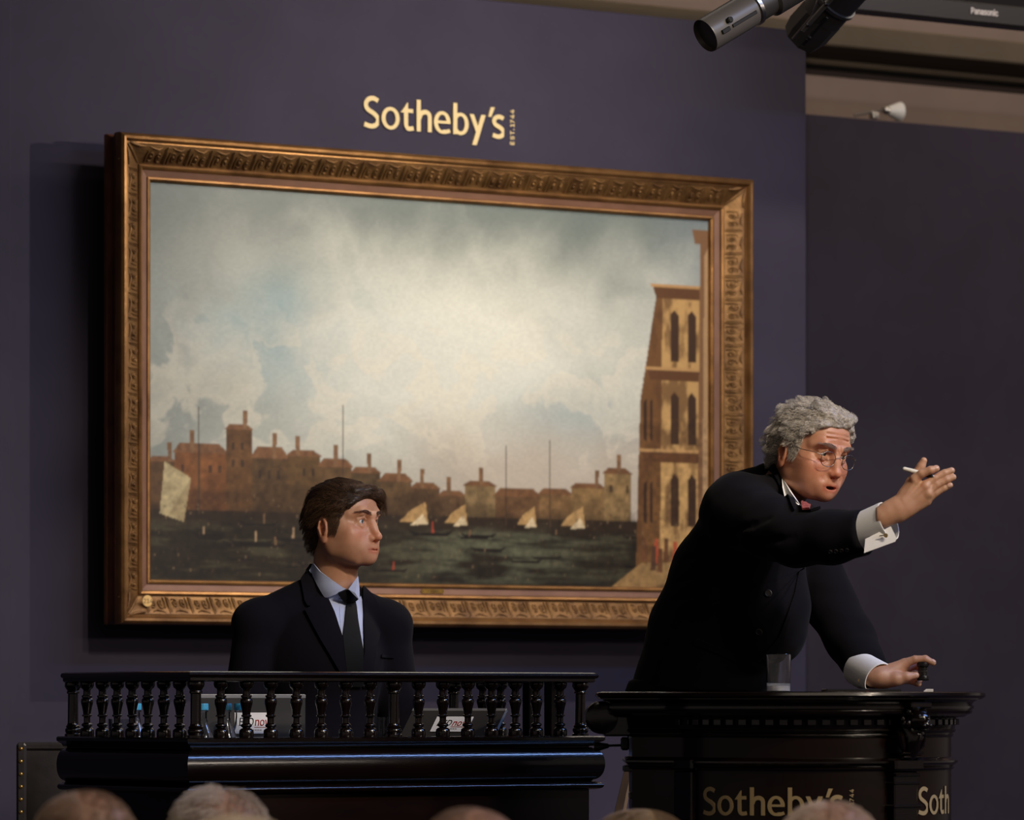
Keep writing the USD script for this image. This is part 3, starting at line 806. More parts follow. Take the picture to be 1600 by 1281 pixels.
BAL = [(0.0165, 0.0), (0.0175, 0.004), (0.0175, 0.012), (0.0165, 0.018), (0.0125, 0.0215), (0.0085, 0.023), (0.0125, 0.026), (0.0135, 0.0285), (0.0125, 0.031), (0.0082, 0.034), (0.0078, 0.045), (0.0085, 0.0475), (0.0122, 0.0495), (0.0122, 0.0525), (0.0095, 0.054), (0.0100, 0.060), (0.0125, 0.072), (0.0148, 0.080), (0.0152, 0.086), (0.0135, 0.091),
       (0.0105, 0.0925), (0.0130, 0.0945), (0.0130, 0.0985), (0.0095, 0.100), (0.0088, 0.110), (0.0105, 0.1135), (0.0150, 0.117), (0.0170, 0.122), (0.0175, 0.128), (0.0160, 0.132)]
POST = [(0.0205, 0.0), (0.0205, 0.006), (0.0175, 0.008), (0.0195, 0.013), (0.0195, 0.018), (0.0165, 0.021), (0.0175, 0.025), (0.0145, 0.028), (0.0130, 0.034), (0.0125, 0.098), (0.0125, 0.102), (0.0155, 0.104), (0.0155, 0.108), (0.0140, 0.110), (0.0180, 0.116), (0.0205, 0.120), (0.0205, 0.126), (0.0195, 0.132)]
bal_mesh, post_mesh = lathe(BAL, 18), lathe(POST, 20)
S2 = np.diag([1, 1, (1.547 - 1.413) / 0.132])


def on_front(px):
    return on_y(px, 1100, yC + 0.018)[0] - xC


def on_side(px, x):
    return depth_for(px, xC + x)


def turned(name, mesh, x, y):
    obj(name, moved(mesh, (x, y, z(1.413)), R=S2), M['wood'], ds, smooth=45)


for px in (306, 615, 907):
    turned('newel_post', post_mesh, on_front(px), 0.018)
for px in (345, 385, 423, 463, 502, 540, 578, 654, 692, 731, 768, 805, 838, 875):
    turned('baluster', bal_mesh, on_front(px), 0.018)
turned('newel_post', post_mesh, 0.018, on_side(114, 0.018))
for px in (136, 160, 183, 206.5, 231, 256, 281):
    turned('baluster', bal_mesh, 0.018, on_side(px, 0.018))
turned('newel_post', post_mesh, DW - 0.018, on_side(709, DW - 0.018))
for px in (754, 782):
    turned('baluster', bal_mesh, DW - 0.018, on_side(px, DW - 0.018))
for px in (828, 862):
    yy = on_side(px, DW - 0.018)
    obj('square_newel', bx(DW - 0.031, yy - 0.016, z(1.413), DW - 0.005, yy + 0.016, z(1.547), 0.002), M['wood_red'], ds, smooth=False)

# ------------------------------------------------------------------ things on the clerk's desk
TOPZ = 1.2656
glass = usdkit.material(stage, '/World/Looks/clear_glass', {'p': ('principled_bsdf', {'base_color': (0.97, 0.98, 0.98), 'roughness': 0.02, 'transmission_weight': 1.0, 'ior': 1.45})}, [], surface='p.BSDF')
pet = usdkit.material(stage, '/World/Looks/bottle_plastic', {'t': ('transparent_bsdf', {'color': (0.86, 0.88, 0.90)}), 'g': ('glossy_bsdf', {'color': (0.9, 0.9, 0.95), 'roughness': 0.08}), 'f': ('fresnel', {'IOR': 1.5}), 'm': ('mix_closure', {})}, [('f.fac', 'm.fac'), ('t.BSDF', 'm.closure1'), ('g.BSDF', 'm.closure2')], surface='m.closure')
cap_mat = mat('sky_blue_cap', srgb(70, 170, 215), rough=0.45)


def at_desk(px, dy):
    q = on_y(px, 1100, yC + dy)
    return (q[0], q[1], TOPZ)


def bottle(px, dy, label):
    b = thing('water_bottle', label, 'bottle', at_desk(px, dy), group='blue-capped bottles on the desk')
    obj('bottle_body', lathe([(0.024, 0.0), (0.031, 0.003), (0.032, 0.02), (0.0305, 0.05), (0.032, 0.08), (0.032, 0.115), (0.030, 0.135), (0.022, 0.160), (0.0125, 0.180), (0.0105, 0.195), (0.0105, 0.208), (0.0135, 0.209), (0.0135, 0.211), (0.0105, 0.2115), (0.010, 0.215)], 28), pet, b, smooth=50)
    obj('bottle_cap', lathe([(0.0135, 0.2125), (0.0142, 0.2135), (0.0142, 0.2265), (0.0130, 0.2285)], 24), cap_mat, b, smooth=50, label='sky blue screw cap')
    obj('paper_label', lathe([(0.0315, 0.055), (0.0325, 0.0555), (0.0325, 0.105), (0.0315, 0.1055)], 28), M['paper'], b, smooth=50)
    return b


bottle(212, on_side(212, 0.135), 'blue-capped clear bottle farthest left, behind the side balusters')
bottle(316.5, 0.20, 'blue-capped clear bottle just right of the corner post')
bottle(353, 0.13, 'blue-capped clear bottle between the corner bottle and the laptop sticker')
bottle(375, 0.16, 'blue-capped clear bottle in front of the laptop, rightmost of four')


def tumbler(px, dy, label, h=0.185, r=0.033, zz=TOPZ):
    q = at_desk(px, dy)
    t = thing('desk_tumbler', label, 'glass', (q[0], q[1], zz))
    obj('glass_wall', lathe([(r * 0.80, 0.0), (r * 0.83, 0.002), (r, h), (r - 0.0012, h), (r * 0.78, 0.008), (0.001, 0.007)], 28), pet, t, smooth=50)
    return t


tumbler(190, on_side(190, 0.135) + 0.04, 'faint clear plastic tumbler behind the side balusters', 0.19)
tumbler(596, 0.20, 'faint clear plastic tumbler beside the middle gallery post', 0.195)

lid_mat = mat('laptop_grey', (0.055, 0.053, 0.05), rough=0.38, metal=0.3)
edge_mat = mat('laptop_edge', (0.33, 0.33, 0.33), rough=0.35, metal=0.5)


def laptop(px, dy, yaw, tilt, label, stx, stz, w=0.30, h=0.232, deep=0.21):
    q = at_desk(px, dy)
    l = thing('laptop', label, 'laptop', q, rotz=yaw)
    obj('keyboard_base', bx(-w / 2, 0.0, 0.0, w / 2, deep, 0.018, 0.004), lid_mat, l, smooth=False)
    ct, st = math.cos(tilt), math.sin(tilt)
    R = np.array([[1, 0, 0], [0, ct, -st], [0, st, ct]])       # local z is up the lid
    T = lambda m: moved(m, (0, 0.004, 0.018), R=R)
    lid = obj('lid', T(bx(-w / 2, 0.0, 0, w / 2, 0.009, h, 0.004)), lid_mat, l, smooth=False)
    obj('lid_edge', T(cat([bx(-w / 2 + 0.004, 0.001, h - 0.002, w / 2 - 0.004, 0.0085, h + 0.0012), bx(-w / 2 + 0.002, -0.0012, h - 0.009, w / 2 - 0.002, 0.001, h, 0.0005)])), edge_mat, l, smooth=False)
    obj('screen', T(bx(-w / 2 + 0.012, 0.0088, 0.012, w / 2 - 0.012, 0.0098, h - 0.012)), M['black'], l, smooth=False)
    st_ = obj('sticker', T(bx(stx - 0.053, -0.0022, stz - 0.0255, stx + 0.053, 0.0, stz + 0.0255)), M['paper'], l, smooth=False, label='white sticker with lettering')
    a = meshkit.text_mesh('BID', 0.019, 0.0005)
    a.apply_shear if False else None
    b = meshkit.text_mesh('now', 0.019, 0.0005)
    k = (0.088) / (a.extents[0] + b.extents[0] + 0.004)
    for m in (a, b):
        m.apply_scale([k, 1, 1])
        m.vertices[:, 0] += 0.12 * m.vertices[:, 1]
    xa = stx - 0.043
    obj('bold_letters', T(moved(a, (xa, -0.0027, stz - 0.006), R=FACE_WALL)), M['ink'], st_, smooth=False)
    obj('red_letters', T(moved(b, (xa + a.extents[0] + 0.004, -0.0027, stz - 0.006), R=FACE_WALL)), M['red_ink'], st_, smooth=False)
    obj('underline', T(bx(xa + a.extents[0] + 0.004, -0.003, stz - 0.0105, xa + a.extents[0] + 0.004 + b.extents[0], -0.002, stz - 0.0095)), M['red_ink'], st_, smooth=False)
    obj('small_print', T(cat([bx(stx - 0.018 + j * 0.007, -0.003, stz - 0.0175, stx - 0.013 + j * 0.007, -0.002, stz - 0.0155) for j in range(6)])), mat('grey_ink', (0.3, 0.28, 0.28)), st_, smooth=False)
    return l


laptop(397, 0.24, 0.0, 0.0, 'open dark laptop behind the gallery at left, sticker between balusters', 0.000, 0.163)
laptop(656, 0.25, -65.0, -0.75, 'half-closed dark laptop tilted behind the gallery at right', 0.0, 0.215, 0.28, 0.27, 0.14)

# ------------------------------------------------------------------ leather chair at far left
cp = W(86, 1095, 12.35)
ch = thing('leather_chair', 'black leather chair with brass nail heads at the far left of the desk', 'chair', (cp[0], cp[1], F0), rotz=-34.0)
leather = mat('black_leather', (0.035, 0.031, 0.031), (0.048, 0.042, 0.042), 30, rough=0.36, spec=0.5, bump=0.3, bscale=160, bdist=0.001)
zc = z(1.392)
obj('back_frame', cat([bx(-0.098, -0.02, 0.35, -0.072, 0.045, zc, 0.006), bx(0.232, -0.02, 0.35, 0.258, 0.045, zc, 0.006), bx(-0.098, -0.012, zc - 0.02, 0.258, 0.04, zc + 0.002, 0.006), bx(-0.098, -0.012, 0.5, 0.258, 0.04, 0.54, 0.006)]), leather, ch, smooth=False)
u, v = np.meshgrid(np.linspace(0, 1, 16), np.linspace(0, 1, 20))
bulge = (1 - (2 * u - 1) ** 4) * (1 - (2 * v - 1) ** 4)
front = np.column_stack([(-0.074 + 0.308 * u).ravel(), (-0.012 - 0.034 * bulge).ravel(), (0.53 + (zc - 0.55) * v).ravel()])
i, j = np.meshgrid(np.arange(19), np.arange(15), indexing='ij')
qq = np.stack([i * 16 + j, i * 16 + j + 1, (i + 1) * 16 + j + 1, (i + 1) * 16 + j], -1).reshape(-1, 4)
back = front.copy(); back[:, 1] = 0.03
obj('back_cushion', trimesh.Trimesh(np.vstack([front, back]), np.vstack([qq[:, [0, 1, 2]], qq[:, [0, 2, 3]], qq[:, [0, 2, 1]] + 320, qq[:, [0, 3, 2]] + 320]), process=False), leather, ch, smooth=True)
for k in range(22):
    obj('nail_head', moved(lathe([(0.0052, 0), (0.0045, 0.002), (0.002, 0.0035)], 10), (-0.086, -0.0198, zc - 0.015 - k * 0.0325), R=np.array([[1, 0, 0], [0, 0, -1], [0, 1, 0.0]])), M['brass'], ch)
obj('seat', bx(-0.09, -0.42, 0.40, 0.25, 0.0, 0.50, 0.03), leather, ch)
for x, y in ((-0.083, -0.40), (0.213, -0.40), (-0.083, -0.01), (0.213, -0.01)):
    obj('leg', bx(x, y, 0, x + 0.03, y + 0.03, 0.42, 0.004), M['wood'], ch, smooth=False)
obj('arm_rest', cat([bx(-0.088, -0.34, 0.66, -0.055, 0.0, 0.70, 0.01), bx(-0.085, -0.34, 0.45, -0.06, -0.31, 0.67, 0.004)]), mat('pale_wood', (0.42, 0.36, 0.27), rough=0.5), ch, smooth=False, label='pale wooden arm rest')
# ------------------------------------------------------------------ the rostrum (local x to the right of the picture, y away from the hall)
ZP = 10.85
pb = W(1233, 1095, ZP)
ROT = -math.degrees(YAW)
po = thing('rostrum', 'black mahogany bow-fronted rostrum with carved lion bracket and cream lettering', 'podium', (pb[0], pb[1], F0), rotz=ROT)


def pl(px, py, y):
    """Rostrum local point seen at the pixel, at local depth y."""
    Zq = ZP + y
    return np.array([(px - 800) / FPX * Zq - (1233 - 800) / FPX * ZP, y, HCAM + (HZ - py) / FPX * Zq - F0])


PR, PCX = 0.33, 0.035
arc = [(PCX + PR * math.sin(t), -PR * math.cos(t)) for t in np.radians(np.linspace(-60, 90, 31))]
plan = [(-0.357, 0.22), (-0.357, -0.07), (-0.30, -0.125)] + arc + [(PCX + PR, 0.22)]
zz = lambda v: v - F0
obj('body', sweep([(-0.028, 0.0), (0.0, 0.0), (0.0, zz(1.503)), (-0.028, zz(1.503))], plan), M['wood_red'], po, smooth=35)
slab = [(-0.3, zz(1.5035)), (0.064, zz(1.5035)), (0.074, zz(1.507)), (0.078, zz(1.512)), (0.077, zz(1.518)), (0.072, zz(1.5205)), (-0.3, zz(1.5205))]


def ring_mould(name, prof, m=None):
    return obj(name, sweep(prof, plan), m or M['wood'], po, smooth=35)


top_poly = Polygon(plan).buffer(0.070, join_style='mitre')
obj('top_board', moved(extrude(top_poly, 0.0165), (0, 0, zz(1.504))), M['wood'], po, smooth=30)
ring_mould('top_nosing', [(0.05, zz(1.502)), (0.064, zz(1.503)), (0.074, zz(1.507)), (0.078, zz(1.512)), (0.076, zz(1.518)), (0.070, zz(1.5205)), (0.05, zz(1.5205))])
ring_mould('upper_cornice', [(0.0, zz(1.462)), (0.030, zz(1.464)), (0.036, zz(1.468)), (0.046, zz(1.472)), (0.048, zz(1.478)), (0.0465, zz(1.481)), (0.051, zz(1.483)), (0.051, zz(1.4885)), (0.047, zz(1.491)), (0.050, zz(1.497)), (0.060, zz(1.5035)), (0.0, zz(1.5035))])
ring_mould('dentil_bed', [(0.0, zz(1.438)), (0.008, zz(1.438)), (0.012, zz(1.462)), (0.0, zz(1.464))])
ring_mould('lower_cornice', [(0.0, zz(1.419)), (0.003, zz(1.420)), (0.006, zz(1.424)), (0.004, zz(1.428)), (0.009, zz(1.431)), (0.011, zz(1.4345)), (0.009, zz(1.438)), (0.0, zz(1.439))])
ring_mould('waist_moulding', [(0.0, zz(1.346)), (0.004, zz(1.347)), (0.007, zz(1.351)), (0.004, zz(1.355)), (0.010, zz(1.358)), (0.015, zz(1.363)), (0.015, zz(1.367)), (0.009, zz(1.371)), (0.003, zz(1.374)), (0.0, zz(1.375))])
ring_mould('plinth', [(0.0, 0.0), (0.035, 0.0), (0.035, 0.12), (0.02, 0.14), (0.0, 0.15)])
for t in np.radians(np.arange(-58, 90, 5.2)):           # dentil blocks
    c, s_ = math.cos(t), math.sin(t)
    R = np.array([[c, -s_, 0], [s_, c, 0], [0, 0, 1.0]])
    obj('dentil', moved(bx(-0.009, -0.014, 0, 0.009, 0.004, 0.013, 0.001), (PCX + (PR + 0.004) * s_, -(PR + 0.004) * c, zz(1.4465)), R=R), M['wood'], po, smooth=False)


def on_arc(t, out, zq):
    return np.array([PCX + (PR + out) * math.sin(t), -(PR + out) * math.cos(t), zq])


def arc_frame(t):
    c, s_ = math.cos(t), math.sin(t)
    return np.array([[c, -s_, 0], [s_, c, 0], [0, 0, 1.0]])


# pilaster with carved lion bracket
TP = math.radians(36)
RP = arc_frame(TP)
obj('pilaster', cat([moved(bx(-0.034, -0.022, 0.14, 0.034, 0.05, zz(1.345), 0.003), on_arc(TP, 0, 0), R=RP), moved(bx(-0.040, -0.028, zz(1.265), 0.040, 0.05, zz(1.272), 0.002), on_arc(TP, 0, 0), R=RP), moved(bx(-0.038, -0.026, zz(1.316), 0.038, 0.05, zz(1.322), 0.002), on_arc(TP, 0, 0), R=RP),
                     moved(bx(-0.042, -0.036, zz(1.346), 0.042, 0.05, zz(1.374), 0.005), on_arc(TP, 0, 0), R=RP), moved(bx(-0.036, -0.03, zz(1.334), 0.036, 0.05, zz(1.340), 0.002), on_arc(TP, 0, 0), R=RP)]), M['wood'], po, smooth=False)
obj('bracket_cap', moved(bx(-0.030, -0.075, zz(1.484), 0.030, 0.03, zz(1.4975), 0.003), on_arc(TP, 0, 0), R=RP), M['wood'], po, smooth=False)
lion_parts = []


def blob(c, r, n=2):
    m = trimesh.creation.icosphere(n, 1.0)
    m.apply_scale(r)
    m.apply_translation(c)
    return m


LZ = zz(1.458)
lion_parts += [blob((0, -0.050, LZ), (0.024, 0.032, 0.024)), blob((0, -0.074, LZ - 0.010), (0.013, 0.014, 0.011)), blob((0, -0.072, LZ + 0.002), (0.006, 0.016, 0.007)), blob((0, -0.070, LZ - 0.021), (0.010, 0.011, 0.005)),
               blob((-0.011, -0.066, LZ + 0.009), (0.0075, 0.008, 0.005)), blob((0.011, -0.066, LZ + 0.009), (0.0075, 0.008, 0.005)), blob((-0.022, -0.044, LZ + 0.018), (0.007, 0.008, 0.009)), blob((0.022, -0.044, LZ + 0.018), (0.007, 0.008, 0.009)),
               blob((0, -0.083, LZ - 0.004), (0.006, 0.004, 0.004)), blob((-0.008, -0.080, LZ - 0.012), (0.006, 0.006, 0.005)), blob((0.008, -0.080, LZ - 0.012), (0.006, 0.006, 0.005))]
rl = random.Random(2)
for k in range(26):                                     # mane locks
    a = rl.uniform(-0.3, math.pi + 0.3) if k % 2 else rl.uniform(math.pi, 2 * math.pi)
    rr = rl.uniform(0.022, 0.031)
    lion_parts.append(blob((math.cos(a) * rr * 0.95, -0.038 + rl.uniform(-0.014, 0.014), LZ + math.sin(a) * rr), (0.006, 0.008, 0.010), 1))
obj('lion_head', moved(cat(lion_parts), on_arc(TP, 0.010, 0), R=RP), M['wood'], po, smooth=True, label='carved lion head')
leg = [moved(tube([(0, -0.035, LZ - 0.02), (0, -0.052, LZ - 0.04), (0, -0.040, LZ - 0.062), (0, -0.028, LZ - 0.078)], [0.026, 0.024, 0.020, 0.017], 12))]
for sx in (-1, 1):
    leg.append(tube([(sx * 0.026, -0.030, LZ - 0.018), (sx * 0.032, -0.040, LZ - 0.036), (sx * 0.027, -0.040, LZ - 0.056), (sx * 0.021, -0.036, LZ - 0.066)], [0.004, 0.009, 0.008, 0.005], 8))
    leg.append(tube([(sx * 0.008, -0.074, LZ - 0.032), (sx * 0.009, -0.066, LZ - 0.05), (sx * 0.008, -0.050, LZ - 0.07)], [0.003, 0.005, 0.004], 7))
leg.append(bx(-0.026, -0.046, zz(1.374), 0.026, 0.02, zz(1.381), 0.002))
leg.append(bx(-0.030, -0.05, zz(1.383), 0.030, 0.02, zz(1.388), 0.002))
obj('lion_leg', moved(cat(leg), on_arc(TP, 0, 0), R=RP), M['wood'], po, smooth=40)
# the matching pilaster towards the left, seen almost from its side
TL = math.radians(-56)
RL = arc_frame(TL)
obj('pilaster', cat([moved(bx(-0.034, -0.012, 0.14, 0.034, 0.05, zz(1.345), 0.003), on_arc(TL, 0, 0), R=RL), moved(bx(-0.040, -0.016, zz(1.346), 0.040, 0.05, zz(1.374), 0.005), on_arc(TL, 0, 0), R=RL)]), M['wood'], po, smooth=False)
# left side shelf with its rolled end
a, b = pl(943, 1092, 0.0), pl(992, 1150, 0.0)
obj('side_shelf', bx(a[0], -0.06, b[2], b[0] + 0.03, 0.20, zz(1.504), 0.004), M['wood'], po, smooth=False)
e = pl(931, 1121, 0.0)
Rroll = np.array([[1, 0, 0], [0, 0, -1], [0, 1, 0.0]])
obj('shelf_roll', moved(lathe([(0.028, -0.05), (0.031, -0.048), (0.037, -0.046), (0.037, 0.18), (0.028, 0.184)], 28), (e[0] + 0.012, 0.12, e[2]), R=Rroll), M['wood'], po, smooth=40)
for y_, x0_, x1_ in ((1186, 977, 1004), (1200, 974, 1000), (1242, 983, 1002)):
    a = pl(x0_, y_, -0.03)
    obj('side_bracket', bx(a[0], -0.05, a[2] - 0.008, -0.34, 0.05, a[2] + 0.006, 0.002), M['wood'], po, smooth=False)

# lettering wrapped round the bow
LP = 0.0605


def wrap_letters(t0, upto=99.0):
    def wrap(m):
        m = m.copy()
        v = m.vertices.copy()
        t = t0 + v[:, 0] / (PR + 0.001)
        out = 0.0012 + v[:, 2]
        m.vertices = np.column_stack([PCX + (PR + out) * np.sin(t), -(PR + out) * np.cos(t), zz(1.2485) + v[:, 1]])
        return m
    for c, poly in GL:
        if poly.bounds[0] > upto:
            continue
        parts = fine(affinity.scale(poly, LP, LP, origin=(0, 0)), 0.006)
        m = cat([extrude(g, 0.0006) for g in parts])
        obj('letter', wrap(m), cream2, po, smooth=False)
    for m, x in EST:
        m = est_letter(m, x)
        if m.bounds[0][0] > upto:
            continue
        m.apply_scale([LP, LP, 0.03])
        obj('small_letter', wrap(m), cream2, po, smooth=False)


cream2 = mat('dull_gilt_letter', srgb(168, 146, 106), rough=0.5, metal=0.1)
tS = math.asin((pl(1099.5, 1250, -0.25)[0] - PCX) / PR)
wrap_letters(tS)
wrap_letters(math.asin((pl(1433, 1250, -0.22)[0] - PCX) / PR), 2.6)

# ------------------------------------------------------------------ things on and by the rostrum
def at_p(px, y, zq=1.5205):
    q = pl(px, 1095, y)
    return (pb[0] + q[0] * CA + q[1] * SA, pb[1] - q[0] * SA + q[1] * CA, zq)


def p_thing(name, label, catg, px, y, zq=1.5205, rz=0.0, **k):
    return thing(name, label, catg, at_p(px, y, zq), rotz=ROT + rz, **k)


frosted = mat('frosted_glass', (0.92, 0.92, 0.94), rough=0.25, transmission_weight=0.35)
g = p_thing('drinking_glass', 'tall clear drinking glass with thick base on the rostrum top', 'glass', 1216.5, -0.06)
gr_, gh = 0.0283, 0.0850
obj('glass_wall', lathe([(gr_ * 0.90, 0.0), (gr_ * 0.93, 0.0012), (gr_ * 0.94, 0.010), (gr_, gh - 0.001), (gr_ - 0.0006, gh), (gr_ - 0.0018, gh - 0.001), (gr_ * 0.86, 0.020), (gr_ * 0.75, 0.0155), (gr_ * 0.4, 0.011), (0.0005, 0.010)], 48), glass, g, smooth=40)
obj('glass_base', lathe([(gr_ * 0.70, 0.0015), (gr_ * 0.86, 0.0025), (gr_ * 0.86, 0.0135), (gr_ * 0.80, 0.0135), (gr_ * 0.55, 0.009), (gr_ * 0.2, 0.007)], 40), frosted, g, smooth=40, label='thick bright glass base')

bk = p_thing('ledger', 'thin black auction book lying under the resting hand', 'book', 1335, -0.02)
obj('cover', bx(-0.068, -0.09, 0.0, 0.10, 0.10, 0.0065, 0.0015), M['black'], bk, smooth=False)
obj('pages', bx(-0.064, -0.0895, 0.0015, 0.096, 0.096, 0.005), M['paper'], bk, smooth=False)
obj('ribbon', bx(0.02, -0.12, 0.0008, 0.024, -0.085, 0.0016), M['red_ink'], bk, smooth=False)
pp = p_thing('folded_paper', 'small white folded paper at the right of the rostrum top', 'paper', 1450, -0.12)
v_ = np.array([[-0.012, -0.01, 0.0], [0.011, -0.01, 0.0], [0.011, 0.02, 0.0], [-0.004, 0.02, 0.0], [-0.005, -0.01, 0.0062], [0.011, -0.01, 0.0062], [0.011, 0.02, 0.0055], [0.0, 0.02, 0.0055]])
obj('sheet', trimesh.convex.convex_hull(v_), M['paper'], pp, smooth=False)
obj('fold', bx(-0.003, -0.0105, 0.0028, 0.0115, -0.009, 0.0036), mat('paper_shadow_line', (0.6, 0.58, 0.56)), pp, smooth=False)

# black handle on a thin rod, clamped under the left end of the rostrum
q0, q1, q2 = pl(928, 1167, 0.05), pl(951, 1165, 0.05), pl(978, 1164, 0.05)
rd = p_thing('microphone', 'black stubby handle on a thin rod under the left end of the rostrum', 'microphone', 978, 0.05, 1.42)
o_ = np.array([q2[0], 0.05, 1.42 - F0])
obj('handle', tube([q0 - o_, q0 - o_ + [0.006, 0, 0], q0 * 0.6 + q1 * 0.4 - o_, q1 - o_], [0.0075, 0.0105, 0.0095, 0.0048], 14), M['black'], rd)
obj('rod', tube([q1 - o_ - [0.003, 0, 0], q2 - o_], 0.0028, 8), M['black'], rd)
ca = pl(970, 1150, 0.05) - o_; cb_ = pl(983, 1172, 0.05) - o_
obj('clamp', bx(ca[0], -0.02, cb_[2], cb_[0], 0.02, ca[2] - 0.002, 0.004), M['black'], rd)

# sloping wooden stair rails behind the rostrum's left side
sr = p_thing('stair_rail', 'pair of sloping wooden stair rails behind the left side of the rostrum', 'handrail', 975, 1.6, F0)
b0 = pl(975, 1095, 1.6)


def slope(x0, y0, x1, y1, w, dep):
    a, b = pl(x0, y0, dep), pl(x1, y1, dep)
    k = a[2] / (a[2] - b[2])
    c = a + (b - a) * k
    d = np.array([b0[0], 1.6, 0])
    dirv = (c - a) / np.linalg.norm(c - a)
    sd = np.cross(dirv, [0, 1, 0])
    pts = []
    for e0 in (a, c):
        for i in (-1, 1):
            for j in (-1, 1):
                pts.append(e0 - d + sd * w / 2 * i + np.array([0, 1, 0]) * 0.02 * j)
    p = np.array(pts); p[4:, 2] = 0
    return trimesh.convex.convex_hull(p)


obj('rail', slope(984, 1192, 962.5, 1281, 0.018, 1.6), mat('brown_wood', (0.060, 0.036, 0.022), (0.04, 0.024, 0.015), 12, rough=0.4), sr, smooth=False)
obj('rail', slope(989, 1192, 973, 1281, 0.008, 1.64), mat('tan_wood', (0.20, 0.135, 0.085), rough=0.45), sr, smooth=False)
# ------------------------------------------------------------------ bodies: smooth distance fields turned into meshes
class Field:
    def __init__(self, lo, hi, h):
        self.h = h
        self.lo = np.array(lo, float)
        self.n = np.ceil((np.array(hi) - self.lo) / h).astype(int) + 1
        self.phi = np.full(self.n, 1.0, np.float32)

    def axes(self, sl):
        g = [(self.lo[i] + self.h * np.arange(sl[i].start, sl[i].stop)).astype(np.float32) for i in range(3)]
        return g[0][:, None, None], g[1][None, :, None], g[2][None, None, :]

    def window(self, lo, hi):
        a = np.clip(np.floor((np.array(lo) - self.lo) / self.h).astype(int), 0, self.n)
        b = np.clip(np.ceil((np.array(hi) - self.lo) / self.h).astype(int) + 1, 0, self.n)
        return tuple(slice(int(p), int(q)) for p, q in zip(a, b))

    def apply(self, fn, lo, hi, k=0.0, cut=False):
        m = k + 4 * self.h
        sl = self.window(np.array(lo) - m, np.array(hi) + m)
        if min(s.stop - s.start for s in sl) <= 0:
            return self
        d = fn(*self.axes(sl)).astype(np.float32)
        p = self.phi[sl]
        a, b = (p, d) if not cut else (-p, d)
        if k > 0:
            t = np.maximum(k - np.abs(a - b), 0) / k
            r = np.minimum(a, b) - t * t * k * 0.25
        else:
            r = np.minimum(a, b)
        self.phi[sl] = r if not cut else -r
        return self

    def ell(self, c, r, k=0.01, R=None, cut=False):
        """Ellipsoid; the columns of R are its axes."""
        c, r = np.array(c, float), np.broadcast_to(np.array(r, float), (3,))
        R = np.eye(3) if R is None else np.asarray(R, float)
        e = np.sqrt(((R * r) ** 2).sum(1))

        def fn(x, y, z_):
            q = [((x - c[0]) * R[0, i] + (y - c[1]) * R[1, i] + (z_ - c[2]) * R[2, i]) for i in range(3)]
            k0 = np.sqrt(sum((q[i] / r[i]) ** 2 for i in range(3)))
            k1 = np.sqrt(sum((q[i] / r[i] ** 2) ** 2 for i in range(3)))
            return k0 * (k0 - 1) / np.maximum(k1, 1e-6)
        return self.apply(fn, c - e, c + e, k, cut)

    def cap(self, a, b, ra, rb, k=0.01, cut=False, flat=None):
        """Tapered capsule; flat = (direction, factor) squeezes its section along the direction."""
        a, b = np.array(a, float), np.array(b, float)
        ab = b - a
        L2 = float(ab @ ab) + 1e-12

        def fn(x, y, z_):
            px, py, pz = x - a[0], y - a[1], z_ - a[2]
            t = np.clip((px * ab[0] + py * ab[1] + pz * ab[2]) / L2, 0, 1)
            qx, qy, qz = px - t * ab[0], py - t * ab[1], pz - t * ab[2]
            if flat is not None:
                n, f = flat
                w = (qx * n[0] + qy * n[1] + qz * n[2]) * (1 / f - 1)
                qx, qy, qz = qx + w * n[0], qy + w * n[1], qz + w * n[2]
            return np.sqrt(qx * qx + qy * qy + qz * qz) - (ra + (rb - ra) * t)
        m = max(ra, rb)
        return self.apply(fn, np.minimum(a, b) - m, np.maximum(a, b) + m, k, cut)

    def chain(self, pts, rs, k=0.01, cut=False, flat=None):
        for i in range(len(pts) - 1):
            self.cap(pts[i], pts[i + 1], rs[i], rs[i + 1], k, cut, flat)
        return self

    def half(self, c, n, k=0.0):
        """Keeps the side of the plane that the normal n points away from."""
        c, n = np.array(c, float), np.array(n, float) / np.linalg.norm(n)
        x, y, z_ = self.axes(tuple(slice(0, int(q)) for q in self.n))
        d = (x - c[0]) * n[0] + (y - c[1]) * n[1] + (z_ - c[2]) * n[2]
        if k > 0:
            t = np.maximum(k - np.abs(self.phi - d), 0) / k
            self.phi = np.maximum(self.phi, d) + t * t * k * 0.25
        else:
            self.phi = np.maximum(self.phi, d)
        return self

    def wrinkle(self, amp, scale, seed=0, stretch=(1, 1, 1)):
        near = np.abs(self.phi) < amp * 2 + 3 * self.h
        idx = np.argwhere(near)
        p = (self.lo + idx * self.h) * np.array(stretch) * scale
        self.phi[near] += ((meshkit.fbm(p, 3, seed) - 0.5) * 2 * amp).astype(np.float32)
        return self

    def grad(self, p):
        e = self.h
        return np.stack([self.at(p + np.eye(3)[i] * e) - self.at(p - np.eye(3)[i] * e) for i in range(3)], -1)

    def at(self, p):
        from scipy.ndimage import map_coordinates
        return map_coordinates(self.phi, ((np.asarray(p) - self.lo) / self.h).T, order=1, mode='nearest')

    def ray(self, o, d, far=1.0, lift=0.0):
        """First surface points from the origins o along the direction d; NaN where there is none."""
        o = np.asarray(o, float)
        t = np.zeros(len(o))
        for _ in range(90):
            v = self.at(o + d * t[:, None]) - lift
            t = t + np.clip(v * 0.8, 0.0004, 0.03) * (v > 0.0004)
        p = o + d * t[:, None]
        p[(self.at(p) - lift > 0.004) | (t > far)] = np.nan
        return p

